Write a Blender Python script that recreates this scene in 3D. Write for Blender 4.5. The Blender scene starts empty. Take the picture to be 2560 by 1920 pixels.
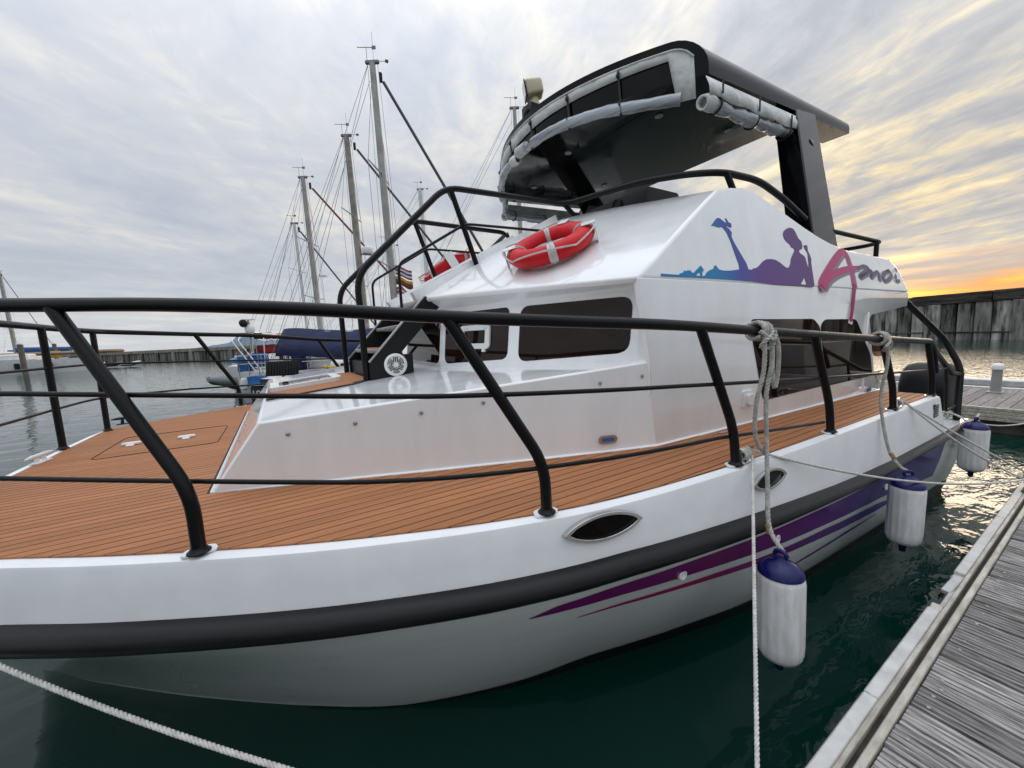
import bpy, bmesh, math, random
from mathutils import Vector as V, Matrix
from mathutils.geometry import tessellate_polygon
rad = math.radians
rnd = random.Random(11)
scene = bpy.context.scene
col = scene.collection

# ------------------------------------------------------------------ camera
CAM = V((0.0, 0.0, 2.0))
HEADING, PITCH, ROLL, FPX = rad(59.0), rad(7.1), rad(-2.6), 961.0
f0 = V((math.cos(HEADING), math.sin(HEADING), 0)); r0 = V((math.sin(HEADING), -math.cos(HEADING), 0)); zup = V((0, 0, 1))
cf = math.cos(PITCH) * f0 - math.sin(PITCH) * zup
u0 = math.sin(PITCH) * f0 + math.cos(PITCH) * zup
cr = math.cos(ROLL) * r0 + math.sin(ROLL) * u0
cu = -math.sin(ROLL) * r0 + math.cos(ROLL) * u0
cd = bpy.data.cameras.new('camera')
cd.sensor_width = 36.0
cd.lens = FPX / 2560.0 * 36.0
cd.clip_start = 0.05
cd.clip_end = 6000.0
cam = bpy.data.objects.new('camera', cd)
col.objects.link(cam)
cam.matrix_world = Matrix(((cr.x, cu.x, -cf.x, CAM.x), (cr.y, cu.y, -cf.y, CAM.y), (cr.z, cu.z, -cf.z, CAM.z), (0, 0, 0, 1)))
scene.camera = cam

# ------------------------------------------------------------------ sky and sun
SUN_AZ, SUN_EL = rad(14.8), rad(4.5)
sun_dir = V((math.cos(SUN_AZ) * math.cos(SUN_EL), math.sin(SUN_AZ) * math.cos(SUN_EL), math.sin(SUN_EL)))
world = bpy.data.worlds.new('World')
scene.world = world
world.use_nodes = True
wt = world.node_tree
wt.nodes.clear()


def wn(t, **kw):
    n = wt.nodes.new(t)
    for k, v in kw.items():
        setattr(n, k, v)
    return n


def wl(a, b):
    wt.links.new(a, b)


def wmath(op, a, b=None, c=None, clamp=False):
    n = wn('ShaderNodeMath', operation=op, use_clamp=clamp)
    for i, x in enumerate((a, b, c)):
        if x is None:
            continue
        if isinstance(x, (int, float)):
            n.inputs[i].default_value = x
        else:
            wl(x, n.inputs[i])
    return n.outputs[0]


def wramp(fac, stops):
    n = wn('ShaderNodeValToRGB')
    e = n.color_ramp.elements
    while len(e) > 1:
        e.remove(e[-1])
    e[0].position = stops[0][0]
    e[0].color = (*stops[0][1], 1)
    for p, c in stops[1:]:
        x = e.new(p)
        x.color = (*c, 1)
    wl(fac, n.inputs[0])
    return n.outputs[0]


def wmix(fac, a, b):
    n = wn('ShaderNodeMix', data_type='RGBA')
    for sock, x in ((n.inputs[0], fac), (n.inputs[6], a), (n.inputs[7], b)):
        if isinstance(x, (int, float)):
            sock.default_value = x
        elif isinstance(x, tuple):
            sock.default_value = (*x, 1)
        else:
            wl(x, sock)
    return n.outputs[2]


def g(v):
    """0..1 grey triple"""
    return (v, v, v)


tc = wn('ShaderNodeTexCoord')
sep = wn('ShaderNodeSeparateXYZ')
wl(tc.outputs['Generated'], sep.inputs[0])
dx, dy, dz = sep.outputs
el = wmath('MAXIMUM', dz, 0.0)
# cloud deck: direction projected on a high plane
den = wmath('ADD', el, 0.10)
px = wmath('DIVIDE', dx, den)
py = wmath('DIVIDE', dy, den)
comb = wn('ShaderNodeCombineXYZ')
wl(px, comb.inputs[0])
wl(py, comb.inputs[1])


def cloud(scale, detail, rough, rot, sx, sy, loc=(0, 0, 0), dist=0.0):
    mr_ = wn('ShaderNodeMapping')       # turn first, so that x runs along the streaks
    mr_.inputs['Rotation'].default_value = (0, 0, -rot)
    wl(comb.outputs[0], mr_.inputs[0])
    m = wn('ShaderNodeMapping')
    m.inputs['Scale'].default_value = (sx, sy, 1)
    m.inputs['Location'].default_value = loc
    wl(mr_.outputs[0], m.inputs[0])
    n = wn('ShaderNodeTexNoise')
    n.inputs['Scale'].default_value = scale
    n.inputs['Detail'].default_value = detail
    n.inputs['Roughness'].default_value = rough
    n.inputs['Distortion'].default_value = dist
    wl(m.outputs[0], n.inputs[0])
    return n.outputs[0]


big = cloud(0.62, 5, 0.50, 0.4, 1.0, 1.0, (3.1, 1.7, 0), 0.4)
blot = cloud(1.9, 7, 0.58, rad(10), 0.75, 1.0, (1.3, 4.2, 0), 0.5)
streak = cloud(1.9, 9, 0.60, rad(80), 0.31, 1.15, (0.4, 2.2, 0), 0.45)
fine = cloud(6.5, 8, 0.62, rad(62), 0.62, 1.05, (5.3, 0.2, 0), 0.6)
# closeness to the sun
dotn = wn('ShaderNodeVectorMath', operation='DOT_PRODUCT')
wl(tc.outputs['Generated'], dotn.inputs[0])
dotn.inputs[1].default_value = sun_dir
sd = dotn.outputs['Value']
near_wide = wmath('POWER', wmath('MAXIMUM', wmath('MULTIPLY_ADD', sd, 0.5, 0.5), 0.0), 6.5)
near_mid = wmath('POWER', wmath('MAXIMUM', sd, 0.0), 14.0)
near_tight = wmath('POWER', wmath('MAXIMUM', sd, 0.0), 500.0)

mixn = wmath('ADD', wmath('MULTIPLY', big, 0.42), wmath('ADD', wmath('MULTIPLY', blot, 0.40), wmath('MULTIPLY', fine, 0.18)))
cool = wramp(mixn, [(0.38, (0.315, 0.350, 0.405)), (0.46, (0.362, 0.388, 0.440)), (0.52, (0.405, 0.421, 0.452)), (0.57, (0.470, 0.472, 0.470)), (0.66, (0.58, 0.57, 0.545))])
wmx = wmath('ADD', wmath('MULTIPLY', streak, 0.50), wmath('ADD', wmath('MULTIPLY', fine, 0.28), wmath('MULTIPLY', blot, 0.22)))
warm = wramp(wmx, [(0.40, (0.265, 0.28, 0.305)), (0.46, (0.325, 0.335, 0.352)), (0.51, (0.39, 0.388, 0.385)), (0.555, (0.50, 0.475, 0.415)), (0.62, (0.68, 0.62, 0.49))])
hot = wramp(wmx, [(0.40, (0.265, 0.265, 0.28)), (0.475, (0.34, 0.33, 0.325)), (0.52, (0.44, 0.395, 0.325)), (0.56, (0.62, 0.49, 0.28)), (0.62, (0.84, 0.66, 0.37))])
skyc = wmix(wmath('MULTIPLY', near_wide, 0.97, clamp=True), cool, warm)
skyc = wmix(wmath('MULTIPLY', wmath('POWER', near_mid, 1.6), 0.85, clamp=True), skyc, hot)
# an overcast sky grows brighter towards the zenith
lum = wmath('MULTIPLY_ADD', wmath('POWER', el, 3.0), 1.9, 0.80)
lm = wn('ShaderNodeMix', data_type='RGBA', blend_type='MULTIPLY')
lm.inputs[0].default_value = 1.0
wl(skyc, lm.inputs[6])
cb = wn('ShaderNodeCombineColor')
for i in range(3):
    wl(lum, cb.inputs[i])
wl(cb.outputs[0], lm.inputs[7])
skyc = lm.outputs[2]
# low haze band: pale away from the sun, orange under it
low = wmath('POWER', wmath('SUBTRACT', 1.0, wmath('MINIMUM', wmath('DIVIDE', el, 0.30), 1.0)), 2.0)
skyc = wmix(wmath('MULTIPLY', low, 0.55), skyc, (0.385, 0.395, 0.40))
lowsun = wmath('SUBTRACT', 1.0, wmath('MINIMUM', wmath('DIVIDE', el, 0.115), 1.0))
lowsun = wmath('MINIMUM', wmath('MULTIPLY', lowsun, 1.7), 1.0)
# thin bars of cloud across the sunset
barc = wn('ShaderNodeCombineXYZ')
wl(wmath('MULTIPLY', wmath('ARCTAN2', dy, dx), 2.2), barc.inputs[0])
wl(wmath('MULTIPLY', el, 26.0), barc.inputs[1])
barn = wn('ShaderNodeTexNoise')
barn.inputs['Scale'].default_value = 1.0
barn.inputs['Detail'].default_value = 4
wl(barc.outputs[0], barn.inputs[0])
orange = wramp(barn.outputs[0], [(0.38, (0.30, 0.245, 0.225)), (0.47, (0.36, 0.255, 0.195)), (0.53, (0.51, 0.245, 0.095)), (0.60, (0.72, 0.36, 0.07))])
orange = wmix(wmath('SUBTRACT', 1.0, wmath('MINIMUM', wmath('DIVIDE', el, 0.045), 1.0)), orange, (0.53, 0.245, 0.125))
skyc = wmix(wmath('MULTIPLY', wmath('MULTIPLY', lowsun, near_mid), 1.25, clamp=True), skyc, orange)
gl = wn('ShaderNodeMix', data_type='RGBA', blend_type='ADD')
wl(wmath('MULTIPLY', near_tight, wmath('MULTIPLY_ADD', barn.outputs[0], 4.0, -1.7, clamp=True)), gl.inputs[0])
wl(skyc, gl.inputs[6])
gl.inputs[7].default_value = (0.9, 0.55, 0.10, 1)
skyc = gl.outputs[2]
# clear sky showing faintly behind the cloud sheet
nish = wn('ShaderNodeTexSky', sky_type='NISHITA')
nish.sun_disc = False
nish.sun_elevation = SUN_EL
nish.sun_rotation = math.pi / 2 - SUN_AZ
nish.air_density = 1.0
nish.dust_density = 1.0
ns = wn('ShaderNodeMix', data_type='RGBA', blend_type='MULTIPLY')
ns.inputs[0].default_value = 1.0
wl(nish.outputs[0], ns.inputs[6])
ns.inputs[7].default_value = (0.10, 0.10, 0.10, 1)
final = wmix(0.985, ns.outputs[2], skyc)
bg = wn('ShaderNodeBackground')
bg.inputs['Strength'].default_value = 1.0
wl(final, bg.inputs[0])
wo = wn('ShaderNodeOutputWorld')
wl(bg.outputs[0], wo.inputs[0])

sl = bpy.data.lights.new('sun', 'SUN')
sl.energy = 0.6
sl.angle = rad(30)
sl.color = (1.0, 0.80, 0.58)
so = bpy.data.objects.new('sun', sl)
so.rotation_euler = (-sun_dir).to_track_quat('-Z', 'Y').to_euler()
so.location = (30, 8, 20)
col.objects.link(so)

vs = scene.view_settings
vs.view_transform = 'Standard'
vs.look = 'None'
vs.exposure = 0.88
vs.gamma = 1.0
vs.use_curve_mapping = False
scene.cycles.use_denoising = True
scene.cycles.max_bounces = 8
scene.cycles.caustics_reflective = False
scene.cycles.caustics_refractive = False


# ------------------------------------------------------------------ materials
def new_mat(name):
    m = bpy.data.materials.new(name)
    m.use_nodes = True
    nt = m.node_tree
    return m, nt, nt.nodes['Principled BSDF']


def M(name, c, rough=0.5, metal=0.0, spec=0.5, coat=0.0, var=0.0, vscale=3.0, stretch=(1, 1, 1), dark=None,
      bump=0.0, bscale=30.0, rvar=0.0, randv=0.0, detail=5, bdist=0.01):
    """principled material with noise colour wear, noise bump and per-object variation"""
    m, nt, b = new_mat(name)
    N, L = nt.nodes, nt.links
    b.inputs['Base Color'].default_value = (*c, 1)
    b.inputs['Roughness'].default_value = rough
    b.inputs['Metallic'].default_value = metal
    b.inputs['Specular IOR Level'].default_value = spec
    b.inputs['Coat Weight'].default_value = coat
    b.inputs['Coat Roughness'].default_value = 0.06
    m.diffuse_color = (*c, 1)
    t = N.new('ShaderNodeTexCoord')
    mp = N.new('ShaderNodeMapping')
    mp.inputs['Scale'].default_value = stretch
    L.new(t.outputs['Object'], mp.inputs[0])
    if randv:
        oi = N.new('ShaderNodeObjectInfo')
        ml = N.new('ShaderNodeMath')
        ml.operation = 'MULTIPLY'
        ml.inputs[1].default_value = 37.0
        L.new(oi.outputs['Random'], ml.inputs[0])
        cx = N.new('ShaderNodeCombineXYZ')
        for i in range(3):
            L.new(ml.outputs[0], cx.inputs[i])
        L.new(cx.outputs[0], mp.inputs['Location'])
    colsock = None
    if var or rvar:
        n = N.new('ShaderNodeTexNoise')
        n.inputs['Scale'].default_value = vscale
        n.inputs['Detail'].default_value = detail
        n.inputs['Roughness'].default_value = 0.62
        L.new(mp.outputs[0], n.inputs[0])
        if var:
            r = N.new('ShaderNodeValToRGB')
            d = dark or tuple(x * (1 - var) for x in c)
            li = tuple(min(1.0, x * (1 + var * 0.6)) for x in c)
            r.color_ramp.elements[0].position = 0.36
            r.color_ramp.elements[0].color = (*d, 1)
            r.color_ramp.elements[1].position = 0.66
            r.color_ramp.elements[1].color = (*li, 1)
            L.new(n.outputs[0], r.inputs[0])
            colsock = r.outputs[0]
        if rvar:
            mr = N.new('ShaderNodeMapRange')
            mr.inputs[1].default_value = 0.3
            mr.inputs[2].default_value = 0.7
            mr.inputs[3].default_value = max(0.0, rough - rvar)
            mr.inputs[4].default_value = rough + rvar
            L.new(n.outputs[0], mr.inputs[0])
            L.new(mr.outputs[0], b.inputs['Roughness'])
    if randv:
        oi2 = N.new('ShaderNodeObjectInfo')
        hs = N.new('ShaderNodeHueSaturation')
        mr2 = N.new('ShaderNodeMapRange')
        mr2.inputs[3].default_value = 1 - randv
        mr2.inputs[4].default_value = 1 + randv
        L.new(oi2.outputs['Random'], mr2.inputs[0])
        L.new(mr2.outputs[0], hs.inputs['Value'])
        if colsock:
            L.new(colsock, hs.inputs['Color'])
        else:
            hs.inputs['Color'].default_value = (*c, 1)
        colsock = hs.outputs[0]
    if colsock:
        L.new(colsock, b.inputs['Base Color'])
    if bump:
        n2 = N.new('ShaderNodeTexNoise')
        n2.inputs['Scale'].default_value = bscale
        n2.inputs['Detail'].default_value = 4
        L.new(mp.outputs[0], n2.inputs[0])
        bp = N.new('ShaderNodeBump')
        bp.inputs['Strength'].default_value = bump
        bp.inputs['Distance'].default_value = bdist
        L.new(n2.outputs[0], bp.inputs['Height'])
        L.new(bp.outputs[0], b.inputs['Normal'])
    return m


gel = M('white gelcoat', (0.87, 0.875, 0.875), 0.12, coat=0.5, var=0.05, vscale=2.6, stretch=(1.6, 1.6, 0.45), rvar=0.07, bump=0.09, bscale=2.2, bdist=0.02, detail=9)
gel_hull = M('white hull gelcoat', (0.83, 0.845, 0.84), 0.08, coat=0.7, var=0.07, vscale=2.2, stretch=(0.5, 0.5, 2.0), rvar=0.05, bump=0.12, bscale=1.8, bdist=0.03)
nonskid = M('white nonskid', (0.86, 0.865, 0.87), 0.5, var=0.04, vscale=5, bump=0.12, bscale=420, bdist=0.001)
black_rail = M('black powder coat', (0.006, 0.006, 0.007), 0.34, spec=0.22, var=0.25, vscale=6, rvar=0.08, bump=0.05, bscale=160, bdist=0.002)
rubber = M('black rubber', (0.010, 0.010, 0.011), 0.40, spec=0.30, var=0.55, vscale=5, stretch=(0.25, 0.6, 3), rvar=0.12, bump=0.25, bscale=18, bdist=0.004)
black_gloss = M('black gloss gelcoat', (0.004, 0.004, 0.0045), 0.06, spec=0.22, var=0.3, vscale=2.5, rvar=0.07)
black_mat = M('black satin', (0.009, 0.009, 0.010), 0.42, spec=0.25, var=0.2)
caulk = M('black caulk', (0.010, 0.008, 0.007), 0.7)
teak = M('teak foam', (0.40, 0.172, 0.076), 0.62, spec=0.2, var=0.15, vscale=5, stretch=(0.5, 9, 1), randv=0.08, detail=9, bump=0.25, bscale=260, bdist=0.0008)
glass_dark = M('dark tinted glass', (0.014, 0.006, 0.004), 0.02, spec=0.30)
steel = M('polished steel', (0.62, 0.62, 0.61), 0.16, 1.0, rvar=0.05)
alu = M('aluminium', (0.45, 0.45, 0.44), 0.38, 0.9, var=0.15, rvar=0.1)
greytread = M('grey tread', (0.26, 0.27, 0.27), 0.55, var=0.2, vscale=20)
canvas = M('grey white canvas', (0.68, 0.69, 0.67), 0.78, spec=0.25, var=0.18, vscale=4, bump=0.9, bscale=7, bdist=0.03)
clear = M('rolled clear vinyl', (0.46, 0.50, 0.54), 0.14, var=0.45, vscale=5, stretch=(.5, 0.35, 7), bump=0.5, bscale=5, bdist=0.02)
strapm = M('black strap', (0.02, 0.02, 0.02), 0.7)
red = M('red ring vinyl', (0.62, 0.012, 0.020), 0.5, spec=0.25, var=0.14, vscale=6, bump=0.2, bscale=22, bdist=0.004)
tape = M('reflective tape', (0.62, 0.58, 0.60), 0.4, var=0.15, vscale=30)
ropem = M('white rope', (0.60, 0.585, 0.54), 0.85, spec=0.15, var=0.22, vscale=40, bump=0.4, bscale=220, bdist=0.002)
ropeg = M('grey rope', (0.44, 0.425, 0.39), 0.88, spec=0.15, var=0.3, vscale=30, bump=0.4, bscale=220, bdist=0.002)
twine = M('brown whipping', (0.30, 0.18, 0.08), 0.9, var=0.3, vscale=60)
fend_w = M('fender white vinyl', (0.72, 0.715, 0.70), 0.42, var=0.10, vscale=24, stretch=(1, 1, 0.25), dark=(0.60, 0.59, 0.57), rvar=0.08, detail=9, bump=0.1, bscale=60, bdist=0.003)
fend_b = M('fender blue vinyl', (0.006, 0.008, 0.085), 0.25, spec=0.35)
plast_w = M('white plastic', (0.78, 0.78, 0.77), 0.32, var=0.05)
cream = M('cream plastic', (0.62, 0.55, 0.38), 0.4, var=0.08)
lens = M('lamp lens', (0.55, 0.57, 0.58), 0.06, metal=0.7)
navy = M('navy canvas', (0.012, 0.020, 0.075), 0.75, var=0.3, vscale=2, bump=0.8, bscale=2.2, bdist=0.08)
navy_dark = M('dark navy canvas', (0.008, 0.010, 0.026), 0.8, var=0.3)
skin = M('skin', (0.50, 0.26, 0.17), 0.5, var=0.1, vscale=12)
hair = M('auburn hair', (0.085, 0.03, 0.015), 0.6, var=0.5, vscale=60, stretch=(1, 1, 0.2))
shirt = M('dark shirt', (0.02, 0.025, 0.04), 0.8, var=0.2)
yellow = M('yellow plastic', (0.62, 0.42, 0.02), 0.45, var=0.2)
bluep = M('blue plastic', (0.02, 0.13, 0.38), 0.45, var=0.25)
redc = M('red canvas', (0.26, 0.015, 0.02), 0.75, var=0.25)
grey_hull = M('grey inflatable', (0.22, 0.23, 0.24), 0.55, var=0.2)
boatwhite = M('boat white', (0.72, 0.72, 0.71), 0.35, var=0.1)
mastm = M('mast alloy', (0.36, 0.36, 0.34), 0.5, metal=0.3, var=0.2, vscale=2)
mastw = M('mast white', (0.62, 0.63, 0.64), 0.45, var=0.1)
mastbrown = M('mast weathered', (0.30, 0.285, 0.25), 0.6, metal=0.2, var=0.35, vscale=3)
wire = M('rigging wire', (0.20, 0.20, 0.21), 0.5, metal=0.4)
wire_dark = M('furled stay', (0.05, 0.055, 0.065), 0.6)
wire_red = M('red furled stay', (0.16, 0.02, 0.02), 0.6)
port_black = M('porthole black', (0.002, 0.002, 0.002), 0.10, spec=0.12)
boot = M('black boot stripe', (0.008, 0.009, 0.010), 0.35, var=0.2)
alu_edge = M('dock alloy edge', (0.60, 0.595, 0.57), 0.5, metal=0.1, var=0.18, vscale=9, rvar=0.1, bump=0.2, bscale=60, bdist=0.002)
alu_beige = M('dock alloy rail', (0.52, 0.50, 0.44), 0.5, metal=0.1, var=0.25, vscale=14, stretch=(0.4, 2, 2), dark=(0.34, 0.31, 0.25))
groove = M('dock dirt groove', (0.055, 0.045, 0.038), 0.9, var=0.45, vscale=12)
concrete_pile = M('pile concrete', (0.13, 0.12, 0.11), 0.8, var=0.3, vscale=3)


def streak_mat(name, c, d, scale, stretch, rough=0.85, p0=0.34, p1=0.68, randv=0.25, bump=0.4):
    return M(name, c, rough, spec=0.2, var=0.5, vscale=scale, stretch=stretch, dark=d, randv=randv, bump=bump, bscale=scale * 2.5, detail=8, bdist=0.02)


wallm = streak_mat('stained concrete', (0.30, 0.29, 0.265), (0.025, 0.024, 0.021), 1.3, (1.8, 1.8, 0.30), randv=0.55)
capm = streak_mat('dark cap beam', (0.075, 0.068, 0.058), (0.016, 0.014, 0.012), 1.4, (0.3, 0.3, 2.5), randv=0.2)
wood = streak_mat('weathered dock wood', (0.40, 0.385, 0.365), (0.075, 0.066, 0.060), 15, (9, 0.45, 9), randv=0.30, bump=0.5)
for nd in wood.node_tree.nodes:
    if nd.type == 'BUMP':
        nd.inputs['Distance'].default_value = 0.003


def gradient_mat(name, axis, x0, x1, stops, rough=0.3):
    m, nt, b = new_mat(name)
    t = nt.nodes.new('ShaderNodeTexCoord')
    s = nt.nodes.new('ShaderNodeSeparateXYZ')
    nt.links.new(t.outputs['Object'], s.inputs[0])
    mr = nt.nodes.new('ShaderNodeMapRange')
    mr.inputs[1].default_value = x0
    mr.inputs[2].default_value = x1
    nt.links.new(s.outputs[axis], mr.inputs[0])
    r = nt.nodes.new('ShaderNodeValToRGB')
    e = r.color_ramp.elements
    e[0].position, e[0].color = stops[0][0], (*stops[0][1], 1)
    e[1].position, e[1].color = stops[-1][0], (*stops[-1][1], 1)
    for p, c in stops[1:-1]:
        x = e.new(p)
        x.color = (*c, 1)
    nt.links.new(mr.outputs[0], r.inputs[0])
    nt.links.new(r.outputs[0], b.inputs['Base Color'])
    b.inputs['Roughness'].default_value = rough
    b.inputs['Specular IOR Level'].default_value = 0.2
    return m


lady_m = gradient_mat('blue to violet film', 0, 2.05, 4.0, [(0.0, (0.012, 0.20, 0.46)), (0.30, (0.012, 0.21, 0.42)), (0.42, (0.045, 0.09, 0.36)), (0.56, (0.115, 0.045, 0.24)), (1.0, (0.10, 0.035, 0.16))])
magenta = gradient_mat('magenta film', 2, 1.9, 2.75, [(0.0, (0.42, 0.025, 0.14)), (1.0, (0.50, 0.035, 0.16))])
plum = M('plum film', (0.055, 0.022, 0.10), 0.3)
shadowgrey = M('grey film', (0.20, 0.17, 0.22), 0.35)
stripe_m = gradient_mat('hull stripe film', 0, 0.6, 5.2, [(0.0, (0.15, 0.010, 0.14)), (0.28, (0.16, 0.008, 0.12)), (0.5, (0.095, 0.012, 0.17)), (0.75, (0.035, 0.016, 0.19)), (1.0, (0.020, 0.015, 0.16))], 0.16)
stripe2_m = gradient_mat('hull thin stripe film', 0, 0.8, 5.2, [(0.0, (0.34, 0.012, 0.10)), (0.25, (0.30, 0.010, 0.12)), (0.45, (0.10, 0.012, 0.17)), (0.75, (0.030, 0.018, 0.19)), (1.0, (0.020, 0.015, 0.16))], 0.16)


# water -------------------------------------------------------------
def water_mat():
    m, nt, b = new_mat('harbour water')
    N, L = nt.nodes, nt.links
    b.inputs['Base Color'].default_value = (0.0025, 0.026, 0.019, 1)
    b.inputs['Roughness'].default_value = 0.03
    b.inputs['IOR'].default_value = 1.333
    t = N.new('ShaderNodeTexCoord')

    def noise(scale, st, rot, detail=3, rough=0.5, dist=0.4):
        mp = N.new('ShaderNodeMapping')
        mp.inputs['Scale'].default_value = st
        mp.inputs['Rotation'].default_value = (0, 0, rot)
        L.new(t.outputs['Object'], mp.inputs[0])
        n = N.new('ShaderNodeTexNoise')
        n.inputs['Scale'].default_value = scale
        n.inputs['Detail'].default_value = detail
        n.inputs['Roughness'].default_value = rough
        n.inputs['Distortion'].default_value = dist
        L.new(mp.outputs[0], n.inputs[0])
        return n.outputs[0]

    a = noise(0.9, (1, 1.6, 1), 0.3)
    c = noise(3.6, (1, 1.9, 1), 0.15)
    # the open basin astern is ruffled by the breeze, the berth is calm
    sep_ = N.new('ShaderNodeSeparateXYZ')
    L.new(t.outputs['Object'], sep_.inputs[0])
    mr = N.new('ShaderNodeMapRange')
    mr.inputs[1].default_value = 2.0
    mr.inputs[2].default_value = 9.0
    mr.inputs[3].default_value = 0.16
    mr.inputs[4].default_value = 1.5
    L.new(sep_.outputs[0], mr.inputs[0])
    b1 = N.new('ShaderNodeBump')
    b1.inputs['Strength'].default_value = 0.5
    b1.inputs['Distance'].default_value = 0.06
    L.new(a, b1.inputs['Height'])
    b2 = N.new('ShaderNodeBump')
    b2.inputs['Distance'].default_value = 0.022
    L.new(mr.outputs[0], b2.inputs['Strength'])
    L.new(c, b2.inputs['Height'])
    L.new(b1.outputs[0], b2.inputs['Normal'])
    L.new(b2.outputs[0], b.inputs['Normal'])
    return m


waterm = water_mat()


# ------------------------------------------------------------------ mesh helpers
def mk(name, verts, faces, mat, parent=None, smooth=None, loc=None, mats=None, fmi=None):
    me = bpy.data.meshes.new(name)
    me.from_pydata([tuple(v) for v in verts], [], faces)
    for mm in (mats or [mat]):
        me.materials.append(mm)
    if fmi:
        me.polygons.foreach_set('material_index', fmi)
    if smooth is not None:
        me.polygons.foreach_set('use_smooth', [True] * len(me.polygons))
        me.set_sharp_from_angle(angle=rad(smooth))
    me.update()
    o = bpy.data.objects.new(name, me)
    col.objects.link(o)
    if loc:
        o.location = loc
    if parent is not None:
        o.parent = parent
        if parent.type == 'EMPTY':
            o.matrix_parent_inverse = Matrix.Translation(-parent.location)
    return o


def tag(o, label, cat, group=None, kind=None):
    if label:
        o['label'] = label
    if cat:
        o['category'] = cat
    if group:
        o['group'] = group
    if kind:
        o['kind'] = kind
    return o


def thing(name, loc, label, cat, group=None):
    o = bpy.data.objects.new(name, None)
    o.empty_display_size = 0.2
    o.location = loc
    col.objects.link(o)
    return tag(o, label, cat, group)


class MB:
    def __init__(self):
        self.v, self.f, self.m = [], [], []

    def add(self, vf, mi=0):
        v, f = vf
        n = len(self.v)
        self.v += [tuple(x) for x in v]
        self.f += [tuple(i + n for i in q) for q in f]
        self.m += [mi] * len(f)
        return self

    def out(self, name, mat, parent=None, smooth=40, mats=None, loc=None):
        return mk(name, self.v, self.f, mat, parent, smooth, loc, mats, self.m if mats else None)


def fix_normals(o):
    bm = bmesh.new()
    bm.from_mesh(o.data)
    bmesh.ops.remove_doubles(bm, verts=bm.verts, dist=0.0004)
    bmesh.ops.recalc_face_normals(bm, faces=bm.faces)
    bm.to_mesh(o.data)
    bm.free()
    o.data.set_sharp_from_angle(angle=rad(35))
    return o


def orient_out(o, c, ang=35):
    """merge, then turn every face away from the centre c"""
    c = V(c)
    bm = bmesh.new()
    bm.from_mesh(o.data)
    bmesh.ops.remove_doubles(bm, verts=bm.verts, dist=0.0004)
    bm.normal_update()
    bad = [q for q in bm.faces if q.normal.dot(q.calc_center_median() - c) < 0]
    bmesh.ops.reverse_faces(bm, faces=bad)
    bm.to_mesh(o.data)
    bm.free()
    o.data.set_sharp_from_angle(angle=rad(ang))
    return o


def bevel(o, w, seg=2, ang=35):
    m = o.modifiers.new('bevel', 'BEVEL')
    m.width = w
    m.segments = seg
    m.limit_method = 'ANGLE'
    m.angle_limit = rad(ang)
    m.harden_normals = False
    return o


def solidify(o, t, off=-1):
    m = o.modifiers.new('solid', 'SOLIDIFY')
    m.thickness = t
    m.offset = off
    return o


def catmull(pts, n=6, closed=False):
    pts = [V(p) for p in pts]
    out = []
    k = len(pts)
    rng = range(k) if closed else range(k - 1)
    for i in rng:
        p1, p2 = pts[i], pts[(i + 1) % k]
        p0 = pts[i - 1] if (i > 0 or closed) else p1 * 2 - p2
        p3 = pts[(i + 2) % k] if (i + 2 < k or closed) else p2 * 2 - p1
        for j in range(n):
            t = j / n
            out.append(0.5 * ((2 * p1) + (p2 - p0) * t + (2 * p0 - 5 * p1 + 4 * p2 - p3) * t * t + (3 * p1 - p0 - 3 * p2 + p3) * t ** 3))
    if not closed:
        out.append(pts[-1])
    return out


def fillet(pts, r, seg=5):
    pts = [V(p) for p in pts]
    out = [pts[0]]
    for i in range(1, len(pts) - 1):
        a, b, c = pts[i - 1], pts[i], pts[i + 1]
        rr = min(r, (a - b).length * 0.45, (c - b).length * 0.45)
        p = b + (a - b).normalized() * rr
        q = b + (c - b).normalized() * rr
        for j in range(seg + 1):
            t = j / seg
            out.append((1 - t) ** 2 * p + 2 * t * (1 - t) * b + t * t * q)
    out.append(pts[-1])
    return out


def frames(pts, closed=False):
    pts = [V(p) for p in pts]
    k = len(pts)
    T = []
    for i in range(k):
        a = pts[i - 1] if (i > 0 or closed) else pts[i]
        b = pts[(i + 1) % k] if (i < k - 1 or closed) else pts[i]
        T.append((b - a).normalized())
    up = V((0, 0, 1)) if abs(T[0].z) < 0.9 else V((1, 0, 0))
    n = (up - T[0] * up.dot(T[0])).normalized()
    out = []
    for t in T:
        n = (n - t * n.dot(t)).normalized()
        out.append((n.copy(), t.cross(n)))
    return pts, T, out


def tube(pts, r, n=10, closed=False, caps=True, flat=1.0):
    pts, T, fr = frames(pts, closed)
    k = len(pts)
    v, f = [], []
    for i in range(k):
        ri = r[i] if isinstance(r, (list, tuple)) else r
        a, b = fr[i]
        for j in range(n):
            t = 2 * math.pi * j / n
            v.append(pts[i] + a * (ri * math.cos(t)) + b * (ri * flat * math.sin(t)))
    for i in range(k if closed else k - 1):
        i2 = (i + 1) % k
        for j in range(n):
            f.append((i * n + j, i * n + (j + 1) % n, i2 * n + (j + 1) % n, i2 * n + j))
    if caps and not closed:
        f.append(tuple(range(n - 1, -1, -1)))
        f.append(tuple((k - 1) * n + j for j in range(n)))
    return v, f


def resample(pts, d):
    pts = [V(p) for p in pts]
    out = [pts[0].copy()]
    carry = 0.0
    for a, b in zip(pts, pts[1:]):
        L = (b - a).length
        if L < 1e-6:
            continue
        t = d - carry
        while t <= L:
            out.append(a + (b - a) * (t / L))
            t += d
        carry = L - (t - d)
    if (out[-1] - pts[-1]).length > d * 0.3:
        out.append(pts[-1])
    return out


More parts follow.
